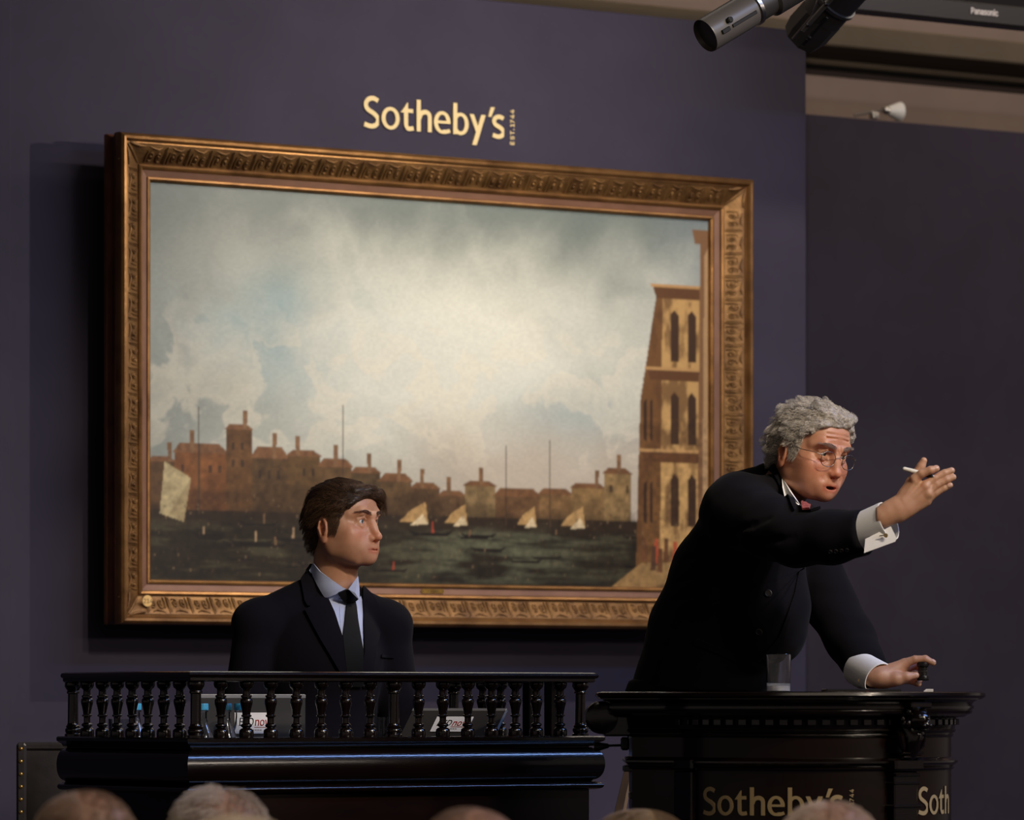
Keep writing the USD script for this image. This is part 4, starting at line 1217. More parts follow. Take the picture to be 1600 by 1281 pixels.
    def mesh(self):
        """Surface nets."""
        self.phi[[0, -1]] = np.maximum(self.phi[[0, -1]], self.h * 0.5); self.phi[:, [0, -1]] = np.maximum(self.phi[:, [0, -1]], self.h * 0.5); self.phi[:, :, [0, -1]] = np.maximum(self.phi[:, :, [0, -1]], self.h * 0.5)
        f = self.phi
        s = f < 0
        c = [s[i:s.shape[0] - 1 + i, j:s.shape[1] - 1 + j, k:s.shape[2] - 1 + k] for i in (0, 1) for j in (0, 1) for k in (0, 1)]
        tot = sum(q.astype(np.int8) for q in c)
        cell = np.argwhere((tot > 0) & (tot < 8))
        num = np.full(tot.shape, -1, np.int64)
        num[tuple(cell.T)] = np.arange(len(cell))
        acc, cnt = np.zeros((len(cell), 3)), np.zeros(len(cell))
        for ax in range(3):
            o1, o2 = [q for q in range(3) if q != ax]
            for u in (0, 1):
                for w in (0, 1):
                    a = cell.copy(); a[:, o1] += u; a[:, o2] += w
                    b = a.copy(); b[:, ax] += 1
                    fa, fb = f[tuple(a.T)], f[tuple(b.T)]
                    x = (fa < 0) != (fb < 0)
                    t = np.where(x, fa / np.where(x, fa - fb, 1), 0)
                    p = a.astype(float); p[:, ax] += t
                    acc[x] += p[x]; cnt[x] += 1
        v = self.lo + self.h * acc / cnt[:, None]
        faces = []
        for ax in range(3):
            o1, o2 = [(1, 2), (2, 0), (0, 1)][ax]
            sl0 = [slice(None)] * 3; sl1 = [slice(None)] * 3
            sl0[ax], sl1[ax] = slice(0, -1), slice(1, None)
            e = np.argwhere(s[tuple(sl0)] != s[tuple(sl1)])
            e = e[(e[:, o1] > 0) & (e[:, o2] > 0) & (e[:, o1] < s.shape[o1] - 1) & (e[:, o2] < s.shape[o2] - 1)]
            ids = []
            for u, w in ((0, 0), (1, 0), (1, 1), (0, 1)):
                q = e.copy(); q[:, o1] -= u; q[:, o2] -= w
                ids.append(num[tuple(q.T)])
            q = np.stack(ids, 1)
            flip = s[tuple(e.T)]
            q[flip] = q[flip][:, ::-1]
            faces.append(q)
        q = np.vstack(faces)
        q = q[:, ::-1]
        return trimesh.Trimesh(v, np.vstack([q[:, [0, 1, 2]], q[:, [0, 2, 3]]]), process=False)


def euler(yaw=0.0, pitch=0.0, roll=0.0):
    """Head turn in degrees: yaw to the right of the picture, pitch up, roll with the crown to the right. Head frame: face looks to -y, z up, x right of the picture."""
    a, b, c = map(math.radians, (yaw, pitch, roll))
    Rz = np.array([[math.cos(a), -math.sin(a), 0], [math.sin(a), math.cos(a), 0], [0, 0, 1]])
    Rx = np.array([[1, 0, 0], [0, math.cos(b), math.sin(b)], [0, -math.sin(b), math.cos(b)]])
    Ry_ = np.array([[math.cos(c), 0, math.sin(c)], [0, 1, 0], [-math.sin(c), 0, math.cos(c)]])
    return Ry_ @ Rz @ Rx


def skin_mat(name, rough=0.45):
    if name in LOOKS:
        return LOOKS[name]
    n = {'a': ('attribute', {'attribute': 'tint'}), 'tc': ('texture_coordinate', {}), 'n': ('noise_texture', {'scale': 420.0, 'detail': 3}), 'b': ('bump', {'strength': 0.22, 'distance': 0.0012}),
         'p': ('principled_bsdf', {'roughness': rough, 'specular_ior_level': 0.42, 'subsurface_weight': 0.25, 'subsurface_radius': (1.0, 0.35, 0.2), 'subsurface_scale': 0.006})}
    LOOKS[name] = usdkit.material(stage, '/World/Looks/' + name, n, [('a.color', 'p.base_color'), ('tc.object', 'n.vector'), ('n.fac', 'b.height'), ('b.normal', 'p.normal')], surface='p.BSDF')
    return LOOKS[name]


def head_field(o, h=0.0017):
    """A man's head in its own frame: eyes at z 0, face towards -y, chin at z -0.112, crown at z 0.115."""
    F = Field((-0.115, -0.138, -0.235), (0.115, 0.125, 0.118), h)
    jw = o.get('jaw', 1.0)
    F.ell((0, 0.001, 0.030), (0.0745, 0.086, 0.070), 0)
    F.ell((0, -0.030, 0.034), (0.062, 0.060, 0.052), 0.03)
    F.ell((0, -0.018, -0.040), (0.0625 * jw, 0.070, 0.074), 0.03)
    F.ell((0, -0.060, -0.045), (0.040, 0.036, 0.055), 0.025)
    for s in (-1, 1):
        F.chain([(s * 0.058 * jw, -0.000, -0.052), (s * 0.053 * jw, -0.014, -0.072), (s * 0.028 * jw, -0.066, -0.0955)], [0.012, 0.015, 0.014], 0.028)
        F.ell((s * 0.045, -0.058, -0.030), (0.021, 0.022, 0.017), 0.022)
        F.ell((s * 0.040, -0.052, -0.060), (0.022, 0.026, 0.026), 0.03)
        F.chain([(s * 0.052, -0.060, 0.016), (s * 0.034, -0.081, 0.021), (s * 0.012, -0.0905, 0.0165)], [0.006, 0.009, 0.009], 0.016)
        F.ell((s * 0.064, -0.004, -0.002), (0.012, 0.034, 0.034), 0.02)
        F.ell((s * (0.050 if o.get('old') else 0.056), -0.032, -0.036), (0.013, 0.034, 0.034), 0.025)
    F.ell((0, -0.0845, -0.0945), (0.0185 * jw, 0.0165, 0.0145), 0.02)
    F.ell((0, -0.0815, -0.070), (0.034, 0.0175, 0.024), 0.022)
    if 'neck' in o:
        F.cap((0, 0.018, -0.045), o['neck'], 0.055, 0.058, 0.022)
    # eye sockets
    for s in (-1, 1):
        F.ell((s * 0.0315, -0.0945, -0.001), (0.0185, 0.0165, 0.0115), 0.016, cut=True)
    # nose
    nl = o.get('nose', 1.0)
    F.chain([(0, -0.0865, 0.010), (0, -0.094 - 0.003 * nl, -0.012), (0, -0.0965 - 0.0145 * nl, -0.036)], [0.0072, 0.0078, 0.0100], 0.014)
    F.ell((0, -0.0985 - 0.0145 * nl, -0.0395), (0.0095, 0.0085, 0.0078), 0.008)
    for s in (-1, 1):
        F.ell((s * 0.0125, -0.0975, -0.0435), (0.0068, 0.0105, 0.0072), 0.007)
        F.ell((s * 0.0065, -0.1035, -0.0505), (0.0034, 0.0058, 0.0034), 0.003, cut=True)
    # eyelids round the eyeballs
    op = o.get('open', 1.0)
    for s in (-1, 1):
        e = np.array([s * 0.0315, -0.0735, 0.0])
        F.ell(e, (0.0150, 0.0143, 0.0138), 0.006)
        F.ell(e + [s * 0.0004, -0.0145, -0.0006], (0.0132, 0.0085, 0.0055 * op), 0.0018, cut=True)
        F.chain([(s * 0.018, -0.0855, 0.0055), (s * 0.031, -0.0885, 0.0100), (s * 0.045, -0.0775, 0.0055)], [0.0016, 0.0022, 0.0016], 0.004)
        F.chain([(s * 0.021, -0.0835, -0.0105), (s * 0.033, -0.0835, -0.0125), (s * 0.044, -0.0745, -0.0085)], [0.0012, 0.0016, 0.0012], 0.008)
    # mouth
    gp = o.get('gap', 0.0)
    F.chain([(-0.0245, -0.0885, -0.0695), (-0.008, -0.0972, -0.0668), (0, -0.0974, -0.0680), (0.008, -0.0972, -0.0668), (0.0245, -0.0885, -0.0695)], [0.0016, 0.0036, 0.0034, 0.0036, 0.0016], 0.006)
    F.chain([(-0.0225, -0.0882, -0.0725 - gp * 0.4), (-0.008, -0.0955, -0.0768 - gp), (0.008, -0.0955, -0.0768 - gp), (0.0225, -0.0882, -0.0725 - gp * 0.4)], [0.0016, 0.0044, 0.0044, 0.0016], 0.006)
    if gp:
        F.ell((0, -0.0985, -0.0752), (0.0160, 0.0105, 0.0043), 0.002, cut=True)
    F.chain([(-0.0250, -0.0925, -0.0710 - gp * 0.2), (-0.009, -0.1015, -0.0720 - gp * 0.6), (0.009, -0.1015, -0.0720 - gp * 0.6), (0.0250, -0.0925, -0.0710 - gp * 0.2)], [0.0014 if not gp else 0.0008, 0.0018, 0.0018, 0.0014 if not gp else 0.0008], 0.0022, cut=True)
    for s in (-1, 1):                                    # folds from the nose to the mouth corners
        if o.get('old'):
            F.chain([(s * 0.0215, -0.1010, -0.0450), (s * 0.0280, -0.0985, -0.0550)], [0.0022, 0.0018], 0.014, cut=True)
            F.chain([(s * 0.022, -0.0870, -0.014), (s * 0.032, -0.0865, -0.0195), (s * 0.043, -0.0790, -0.016)], [0.0010, 0.0018, 0.0010], 0.004, cut=True)
            F.ell((s * 0.034, -0.040, -0.086), (0.012, 0.026, 0.012), 0.02)
    if o.get('old'):
        for zz_ in (0.040, 0.050):
            F.chain([(-0.036, -0.0825, zz_ - 0.001), (-0.012, -0.0935, zz_ + 0.001), (0.012, -0.0935, zz_ + 0.001), (0.036, -0.0825, zz_ - 0.001)], [0.0008, 0.0010, 0.0010, 0.0008], 0.006, cut=True)
        for s in (-1, 1):
            F.chain([(s * 0.0055, -0.0985, 0.012), (s * 0.0065, -0.0975, 0.024)], [0.0010, 0.0010], 0.004, cut=True)
    # ears
    for s in (-1, 1):
        Re = euler(s * 20, 8, 0)
        ec = np.array([s * 0.0780, 0.007, -0.020])
        F.ell(ec, (0.0068, 0.0205, 0.0315), 0.005, R=Re)
        F.ell(ec + [s * 0.002, -0.004, -0.026], (0.0055, 0.0095, 0.0105), 0.006, R=Re)
        F.ell(ec + [s * 0.0080, -0.0015, 0.003], (0.0066, 0.0135, 0.0225), 0.003, R=Re, cut=True)
        F.ell(ec + [s * 0.0045, -0.005, -0.006], (0.0055, 0.0075, 0.0095), 0.004, R=Re, cut=True)
        F.chain([ec + [s * 0.0035, -0.0135, -0.005], ec + [s * 0.0055, -0.0125, -0.012]], [0.0035, 0.003], 0.004)
        F.chain([ec + [s * 0.005, 0.006, 0.018], ec + [s * 0.0048, 0.0085, 0.002], ec + [s * 0.0035, 0.003, -0.014]], [0.0022, 0.0028, 0.002], 0.004)
    return F


def bumps(v, c, r):
    return np.exp(-(((v - np.array(c)) / np.array(r)) ** 2).sum(1))


def skin_colors(v, base, o):
    """Pigment: redder lips, cheeks, nose and ears, greyer beard shadow."""
    b = np.array(base)
    col = np.tile(b, (len(v), 1))
    mirrored = np.column_stack([np.abs(v[:, 0]), v[:, 1], v[:, 2]])

    def tint(w, c):
        nonlocal col
        w = np.clip(w, 0, 1)[:, None]
        col = col * (1 - w) + np.array(c) * w
    red = b * np.array(o.get('red', (1.08, 0.74, 0.66)))
    tint(bumps(mirrored, (0.042, -0.07, -0.035), (0.022, 0.03, 0.022)) * 0.6, red)
    tint(bumps(v, (0, -0.11, -0.042), (0.017, 0.02, 0.014)) * 0.65, red)
    tint(bumps(mirrored, (0.082, 0.005, -0.02), (0.012, 0.03, 0.04)) * 0.7, red)
    tint(bumps(v, (0, -0.085, -0.105), (0.03, 0.02, 0.014)) * 0.35, red)
    beard = ss(-0.050, -0.068, v[:, 2]) * ss(0.03, -0.02, v[:, 1]) * ss(-0.20, -0.13, v[:, 2])
    tint(beard * o.get('beard', 0.3), b * np.array([0.66, 0.60, 0.60]))
    lip = (np.abs(v[:, 0]) < 0.024) & (v[:, 1] < -0.085)
    w = np.exp(-((v[:, 2] + 0.0735 + o.get('gap', 0) * 0.5) / (0.0078 + o.get('gap', 0) * 0.5)) ** 4) * np.clip(1.6 - 1.3 * (np.abs(v[:, 0]) / 0.0255) ** 2, 0, 1) * (v[:, 1] < -0.086)
    tint(np.clip(w * 1.2, 0, 1) * 0.75, b * np.array([0.86, 0.50, 0.46]))
    line = np.exp(-((v[:, 2] + 0.0716 + o.get('gap', 0) * 0.3) / 0.0013) ** 2) * (np.abs(v[:, 0]) < 0.0255) * (v[:, 1] < -0.084)
    tint(line * 0.65, b * np.array([0.42, 0.26, 0.24]))
    if o.get('gap'):
        tint(((np.abs(v[:, 0]) < 0.0165) & (v[:, 1] > -0.0950) & (np.abs(v[:, 2] + 0.0752) < 0.0048)) * 1.0 * (v[:, 1] < -0.07), (0.030, 0.009, 0.007))
    n = meshkit.fbm(v * 90, 3, 3) - 0.5
    col *= (1 + n[:, None] * np.array([0.14, 0.22, 0.24]))
    return np.clip(col, 0, 1)


def eyes(parent, place, iris, look=(0.0, 0.0)):
    """Two eyeballs with iris and pupil: place(mesh) puts head-frame meshes into the person's frame."""
    for s in (-1, 1):
        m = trimesh.creation.uv_sphere(0.0121, count=[40, 40])
        d = np.array([look[0], -1.0, look[1]]); d /= np.linalg.norm(d)
        ang = np.arccos(np.clip(m.vertices @ d / 0.0121, -1, 1)) * 0.0121
        col = np.tile(np.array([0.66, 0.62, 0.58]), (len(ang), 1))
        w = ss(0.0062, 0.0055, ang)[:, None]
        col = col * (1 - w) + np.array(iris) * (1 - 0.45 * ss(0.0045, 0.006, ang)[:, None]) * w
        w = ss(0.0029, 0.0023, ang)[:, None]
        col = col * (1 - w) + np.array([0.006, 0.005, 0.005]) * w
        c = np.array([s * 0.0315, -0.0735, 0.0])
        m.vertices = m.vertices * (1 + 0.03 * ss(0.006, 0.0, ang)[:, None]) + c
        obj('eyeball', place(m), eye_mat, parent, smooth=True, color=col)


eye_mat = mat('eye', None, attr='tint', rough=0.08, spec=0.6)


def hair_mat(name, color, color2):
    if name not in LOOKS:
        n = {'h': ('hair_info', {}), 'r': ('rgb_ramp', {'ramp': [(0.0, color), (1.0, color2)]}), 'n': ('white_noise_texture', {'dimensions': '1D'}), 'i': ('object_info', {}), 'p': ('principled_bsdf', {'roughness': 0.42, 'specular_ior_level': 0.45})}
        LOOKS[name] = usdkit.material(stage, '/World/Looks/' + name, {'tc': ('texture_coordinate', {}), 'n': ('noise_texture', {'scale': 260.0, 'detail': 2}), 'r': ('rgb_ramp', {'ramp': [(0.3, color), (0.7, color2)]}), 'p': ('principled_bsdf', {'roughness': 0.45, 'specular_ior_level': 0.3})},
                                      [('tc.object', 'n.vector'), ('n.fac', 'r.fac'), ('r.color', 'p.base_color')], surface='p.BSDF')
    return LOOKS[name]


def grow(F, roots, normals, flow, length, k=9, lift=0.35, curl=0.0, curl_n=2.0, wave=0.0, seed=1, clump=0, clump_pull=0.0, floor=0.0012, gravity=0.0):
    """Strands that leave the scalp, follow the flow field and never sink below the surface F."""
    rg = np.random.default_rng(seed)
    n = len(roots)
    L = np.broadcast_to(length, (n,)) * rg.uniform(0.8, 1.15, n)
    P = [roots + normals * 0.0005]
    step = (L / (k - 1))[:, None]
    ph = rg.uniform(0, 6.28, n)
    for i in range(1, k):
        t = i / (k - 1)
        p = P[-1]
        d = flow(p, t)
        d = d / (np.linalg.norm(d, axis=1, keepdims=True) + 1e-9)
        d = d * (1 - lift * (1 - t)) + normals * lift * (1 - t)
        if curl:
            a = np.cross(d, normals)
            b = np.cross(a, d)
            th = ph + curl_n * 6.283 * t
            d = d + curl * (np.cos(th)[:, None] * a + np.sin(th)[:, None] * b)
        d[:, 2] -= gravity * t
        d += rg.normal(0, wave, d.shape)
        d /= np.linalg.norm(d, axis=1, keepdims=True) + 1e-9
        q = p + d * step
        for _ in range(2):
            f = F.at(q)
            g = F.grad(q)
            g /= np.linalg.norm(g, axis=1, keepdims=True) + 1e-9
            q = q + g * np.maximum(floor - f, 0)[:, None]
        P.append(q)
    S = np.stack(P, 1)
    if clump:
        from scipy.spatial import cKDTree
        cid = rg.choice(n, max(1, n // clump), replace=False)
        _, near = cKDTree(roots[cid]).query(roots)
        w = (np.linspace(0, 1, k) ** 1.2 * clump_pull)[None, :, None]
        S = S * (1 - w) + S[cid][near] * w
    return S


def scalp_points(m, mask, n, seed):
    """n random points on the mesh where mask(points) holds (with probability)."""
    rg = np.random.default_rng(seed)
    tri = m.triangles
    area = np.linalg.norm(np.cross(tri[:, 1] - tri[:, 0], tri[:, 2] - tri[:, 0]), axis=1)
    w = area * np.clip(mask(tri.mean(1)), 0, 1)
    f = rg.choice(len(w), n, p=w / w.sum())
    u = rg.uniform(size=(n, 2))
    u[u.sum(1) > 1] = 1 - u[u.sum(1) > 1]
    t = tri[f]
    p = t[:, 0] + u[:, :1] * (t[:, 1] - t[:, 0]) + u[:, 1:] * (t[:, 2] - t[:, 0])
    return p


def drape(F, poly, to3, d, off, thick, step=0.006):
    """A cloth piece whose outline poly lies in a plane: to3(points 2D) gives ray origins, d the ray direction; the piece lies on F lifted by off and is thick."""
    x0, y0, x1, y1 = poly.bounds
    pts = []
    ring_ = np.array(poly.segmentize(step).exterior.coords)[:-1]
    gx, gy = np.meshgrid(np.arange(x0, x1, step), np.arange(y0, y1, step))
    inner = np.column_stack([gx.ravel(), gy.ravel()])
    from shapely import contains_xy
    inner = inner[contains_xy(poly.buffer(-step * 0.45), inner[:, 0], inner[:, 1])]
    p2 = np.vstack([ring_, inner])
    from scipy.spatial import Delaunay
    tri = Delaunay(p2).simplices
    cc = p2[tri].mean(1)
    tri = tri[contains_xy(poly, cc[:, 0], cc[:, 1])]
    p = F.ray(to3(p2), np.asarray(d, float))
    ok = ~np.isnan(p[:, 0])
    if not ok.all():
        from scipy.spatial import cKDTree
        _, nn = cKDTree(p2[ok]).query(p2[~ok])
        dep = (p[ok] - to3(p2[ok])) @ np.asarray(d)
        p[~ok] = to3(p2[~ok]) + np.asarray(d)[None] * dep[nn][:, None]
    g = F.grad(p)
    g /= np.linalg.norm(g, axis=1, keepdims=True) + 1e-9
    top, bot = p + g * (off + thick), p + g * off
    n, m = len(p), len(ring_)
    a = p2[tri]
    neg = np.cross(a[:, 1] - a[:, 0], a[:, 2] - a[:, 0]) < 0
    tri[neg] = tri[neg][:, ::-1]
    j = np.arange(m); j2 = (j + 1) % m
    mesh_ = trimesh.Trimesh(np.vstack([top, bot]), np.vstack([tri, tri[:, ::-1] + n, np.stack([j, n + j, n + j2], 1), np.stack([j, n + j2, j2], 1)]), process=False)
    try:
        mesh_.fix_normals()
    except Exception:
        pass
    return mesh_


def suit_mat(name, c):
    return mat(name, c, tuple(q * 1.35 for q in c), 300, rough=0.92, spec=0.10, bump=0.25, bscale=900, bdist=0.0006, sheen_weight=0.025, sheen_roughness=0.5)


def wood_free(mesh_, R, t):
    return moved(mesh_, t, R=R)


class Figure:
    """Places photo pixels in a standing person's own frame: x right of the picture, y away from the hall, z up from the floor under the feet."""

    def __init__(self, px, Z, floor):
        self.px, self.Z, self.floor = px, Z, floor
        self.base = W(px, 1095, Z)
        self.base[2] = floor

    def p(self, px, py, y=0.0):
        Zq = self.Z + y
        return np.array([(px - 800) / FPX * Zq - (self.px - 800) / FPX * self.Z, y, HCAM + (HZ - py) / FPX * Zq - self.floor])

    def thing(self, name, label, catg, **k):
        return thing(name, label, catg, self.base, rotz=ROT, **k)


def make_head(fig, root_parts, o, base, R, t, iris):
    """Head and neck: mesh in the figure's frame with its pigment, and the head-frame field."""
    o = dict(o)
    o['neck'] = np.linalg.inv(R) @ (np.array(o['neck_at']) - t)
    F = head_field(o)
    m = F.mesh()
    col = skin_colors(m.vertices, base, o)
    return F, m, moved(m, t, R=R), col


def brows(F, m, place, parent, material, thick=1.0, n=520, seed=3, z0=0.0195, tilt=0.0):
    def mask(p):
        x = np.abs(p[:, 0])
        zc = z0 + 0.0055 * np.sin(np.clip((x - 0.010) / 0.042, 0, 1) * math.pi * 0.8)
        w = np.interp(x, [0.010, 0.02, 0.04, 0.053], [0.0036, 0.0042, 0.003, 0.0012]) * thick
        return ((x > 0.010) & (x < 0.053) & (np.abs(p[:, 2] - zc) < w) & (p[:, 1] < -0.045)).astype(float)
    pts = scalp_points(m, mask, n, seed)
    g = F.grad(pts); g /= np.linalg.norm(g, axis=1, keepdims=True) + 1e-9
    S = grow(F, pts, g, lambda p, t: np.column_stack([np.sign(p[:, 0]), np.full(len(p), 0.2), np.full(len(p), 0.12)]), 0.009, k=5, lift=0.35, wave=0.15, seed=seed, floor=0.0006)
    curves('eyebrows', place(S), 0.00042, material, parent)


def hair_cap(zline, grow_out, seed, amp, scale, stretch=(1, 1, 1), drop=0.0, top=0.0):
    """The mass of the hair: the cranium swollen, cut along the hairline."""
    F = Field((-0.115, -0.13, -0.13), (0.115, 0.135, 0.15), 0.0022)
    g = grow_out
    F.ell((0, 0.001, 0.030 + top * 0.5), (0.0745 + g, 0.086 + g, 0.070 + g + top * 0.5), 0)
    F.ell((0, -0.030, 0.034 + top * 0.5), (0.062 + g, 0.060 + g * 0.9, 0.052 + g + top * 0.5), 0.02)
    F.ell((0, 0.038, -0.030), (0.060 + g * 0.6, 0.046 + g * 0.7, 0.060), 0.03)
    F.wrinkle(amp, scale, seed, stretch)
    x, y, z_ = F.axes(tuple(slice(0, int(q)) for q in F.n))
    d = (zline(np.abs(x), y) - z_) * 0.8
    k = 0.012
    t = np.maximum(k - np.abs(F.phi - d), 0) / k
    F.phi = (np.maximum(F.phi, d) + t * t * k * 0.25).astype(np.float32)
    # ears stay free
    for s in (-1, 1):
        F.ell((s * 0.084, 0.005, -0.022), (0.022, 0.0205, 0.030), 0.006, cut=True)
    return F


def cloth_tube(a, b, r0, r1, thick, n=40, flare=0.0, squash=None):
    """Open sleeve end between two points: outer and inner walls with a rim."""
    a, b = np.array(a, float), np.array(b, float)
    k = (b - a) / np.linalg.norm(b - a)
    u = np.cross(k, [0, 1.0, 0]); u /= np.linalg.norm(u)
    w = np.cross(k, u)
    ang = np.arange(n) * 2 * np.pi / n
    sq = squash or 1.0
    rows = []
    for f, r in ((0.0, r0), (0.06, r0 * 1.02), (0.5, (r0 + r1) / 2), (0.95, r1), (1.0, r1 - thick * 0.3), (1.0, r1 - thick), (0.5, (r0 + r1) / 2 - thick), (0.0, r0 - thick)):
        rows.append(a + (b - a) * f + r * (np.cos(ang)[:, None] * u + sq * np.sin(ang)[:, None] * w))
    v = np.vstack(rows)
    j = np.arange(n); j2 = (j + 1) % n
    f = []
    m = len(rows)
    for i in range(m):
        p, q = i * n, ((i + 1) % m) * n
        f.append(np.stack([p + j, p + j2, q + j2], 1)); f.append(np.stack([p + j, q + j2, q + j], 1))
    me = trimesh.Trimesh(v, np.vstack(f), process=False)
    me.fix_normals()
    return me


def nail(tip, d, up, r):
    """Finger nail: a small curved plate on the back of the finger tip."""
    d = np.array(d, float) / np.linalg.norm(d); up = np.array(up, float); up -= d * (up @ d); up /= np.linalg.norm(up)
    s = np.cross(d, up)
    m = trimesh.creation.icosphere(2, 1.0)
    m.apply_scale([r * 0.72, r * 0.95, r * 0.22])
    R = np.column_stack([s, d, up])
    return moved(m, np.array(tip) + up * r * 0.82 - d * r * 0.2, R=R)
# ------------------------------------------------------------------ the young clerk behind the desk
A = Figure(505, 12.35, F0)
clerk = A.thing('person', 'young brown-haired person in dark suit and black tie standing behind the desk', 'person')
TA = euler(22)
suitA = suit_mat('navy_suit_cloth', (0.0048, 0.0042, 0.0072))
wz = lambda v: v - F0
tc = lambda u, w, zq: TA @ np.array([u, -w, 0.0]) + np.array([0.0, 0.0, wz(zq)])

JA = Field((-0.36, -0.26, wz(0.98)), (0.36, 0.26, wz(1.86)), 0.0055)
JA.ell(tc(0, 0.0, 1.60), (0.165, 0.112, 0.175), 0.0, TA)
JA.ell(tc(0, 0.02, 1.61), (0.125, 0.108, 0.125), 0.04, TA)
JA.ell(tc(0, 0.0, 1.36), (0.158, 0.108, 0.22), 0.05, TA)
JA.ell(tc(0, 0.0, 1.13), (0.178, 0.120, 0.20), 0.06, TA)
for s in (-1, 1):
    JA.cap(tc(s * 0.045, 0.0, 1.785), tc(s * 0.172, 0.0, 1.707), 0.032, 0.050, 0.035)
    JA.chain([tc(s * 0.178, -0.005, 1.695), tc(s * 0.206, -0.005, 1.50), tc(s * 0.222, 0.005, 1.36), tc(s * 0.205, 0.05, 1.13)], [0.058, 0.058, 0.053, 0.043], 0.018)
    JA.cap(tc(s * 0.17, 0.0, 1.70), tc(s * 0.185, 0.0, 1.695), 0.058, 0.057, 0.02)
JA.half((0, 0, wz(1.02)), (0, 0, -1), 0.01)
JA.wrinkle(0.0035, 9.0, 3, (1, 1, 0.6))
jack = obj('jacket', JA.mesh(), suitA, clerk, smooth=True)
# trousers and shoes
TR = Field((-0.26, -0.2, 0.0), (0.26, 0.2, wz(1.22)), 0.011)
TR.ell(tc(0, 0, 1.12), (0.155, 0.11, 0.14), 0, TA)
for s in (-1, 1):
    TR.chain([tc(s * 0.085, 0, 1.06), tc(s * 0.095, 0.01, 0.68), tc(s * 0.10, -0.01, 0.335)], [0.088, 0.066, 0.052], 0.03)
obj('trousers', TR.mesh(), suitA, clerk, smooth=True)
for s in (-1, 1):
    SH = Field((-0.35, -0.35, -0.01), (0.35, 0.35, 0.15), 0.008)
    SH.chain([tc(s * 0.10, -0.04, 0.295), tc(s * 0.105, 0.08, 0.29), tc(s * 0.115, 0.16, 0.282)], [0.042, 0.040, 0.032], 0.02)
    SH.half((0, 0, 0.001), (0, 0, -1))
    obj('shoe', SH.mesh(), leather, clerk, smooth=True)

RA = euler(58.5, 0.5, 1.0)
hA = A.p(533.5, 816.0, -0.03)
neckA = A.p(524, 912, -0.01)
skinA = (0.52, 0.265, 0.155)
FA, mA_head, mA, colA = make_head(A, None, dict(neck_at=neckA, beard=0.30, open=1.02), skinA, RA, hA, None)
place = lambda g: moved(g, hA, R=RA)
placeS = lambda S: S @ RA.T + hA


def simple_hand(wrist, d, palm_n, side, h=0.003):
    """A relaxed hand hanging from the wrist along d, palm normal palm_n; side = direction of the thumb."""
    d, n, s = (np.array(q, float) / np.linalg.norm(q) for q in (d, palm_n, side))
    w = np.array(wrist, float)
    H = Field(w - 0.16, w + 0.16, h)
    for k in range(4):
        o_ = (1.5 - k) * 0.0195
        root = w + d * 0.02 + s * o_ * 0.6
        kn = w + d * (0.092 - abs(k - 1) * 0.004) + s * o_
        ln = (0.072, 0.080, 0.074, 0.058)[k]
        a = kn + d * ln * 0.5 + n * 0.010
        b = a + d * ln * 0.28 + n * 0.014
        c = b + d * ln * 0.16 + n * 0.014
        H.cap(root, kn, 0.0145, 0.0105, 0.010)
        H.chain([kn, a, b, c], [0.0098, 0.0088, 0.0082, 0.0070], 0.0025)
    t0, t1, t2, t3 = w + d * 0.02 + s * 0.018, w + d * 0.055 + s * 0.042 + n * 0.012, w + d * 0.085 + s * 0.050 + n * 0.02, w + d * 0.108 + s * 0.050 + n * 0.026
    H.chain([t0, t1, t2, t3], [0.016, 0.012, 0.0098, 0.0080], 0.006)
    H.cap(w - d * 0.07, w + d * 0.01, 0.027, 0.025, 0.01, flat=(n, 0.75))
    return H.mesh()


bodyA = [mA]
for s in (-1, 1):
    bodyA.append(simple_hand(tc(s * 0.203, 0.058, 1.085), TA @ np.array([0, -0.12, -1.0]), TA @ np.array([-s, 0, 0.0]), TA @ np.array([0, -1.0, 0.0])))
chestA = Field((-0.2, -0.2, wz(1.05)), (0.2, 0.2, wz(1.82)), 0.01)
chestA.ell(tc(0, 0.0, 1.56), (0.12, 0.07, 0.15), 0, TA).ell(tc(0, 0, 1.25), (0.12, 0.08, 0.2), 0.05, TA).cap(tc(0, 0, 1.7), neckA, 0.05, 0.045, 0.03)
bodyA.append(chestA.mesh())
tint = np.vstack([colA] + [np.tile(np.array(skinA), (len(q.vertices), 1)) for q in bodyA[1:]])
bodyAo = obj('body', cat(bodyA), skin_mat('skin'), clerk, smooth=True, color=tint)
eyes(bodyAo, place, (0.13, 0.165, 0.19), look=(0.08, 0.03))
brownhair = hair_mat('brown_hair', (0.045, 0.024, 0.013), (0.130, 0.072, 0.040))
brows(FA, mA_head, placeS, bodyAo, hair_mat('brown_brow', (0.05, 0.028, 0.016), (0.09, 0.05, 0.03)), 1.0, 520)


def zlA(x, y):
    b = np.interp(y, [-0.12, -0.088, -0.070, -0.050, -0.042, -0.036, -0.018, -0.010, 0.018, 0.032, 0.052, 0.13], [0.064, 0.060, 0.046, 0.020, -0.014, -0.036, -0.040, 0.004, 0.004, -0.05, -0.078, -0.082])
    return b + np.where(y < -0.06, -0.25 * np.maximum(x - 0.03, 0), 0)


CA_ = hair_cap(zlA, 0.0095, 5, 0.0045, 30, (1.3, 0.6, 1.6), top=0.003)
# fringe that falls over the far temple and the swept quiff
CA_.chain([(-0.040, -0.070, 0.078), (-0.005, -0.088, 0.081), (0.030, -0.090, 0.074), (0.054, -0.078, 0.054), (0.063, -0.064, 0.034)], [0.009, 0.0105, 0.011, 0.010, 0.006], 0.014)
CA_.wrinkle(0.0022, 60, 6, (1.2, 0.5, 1.5))
capA = CA_.mesh()
hairA = obj('hair', place(capA), hair_mat('brown_hair_under', (0.014, 0.008, 0.005), (0.03, 0.017, 0.010)), bodyAo, smooth=True, label='brown swept-over hair')


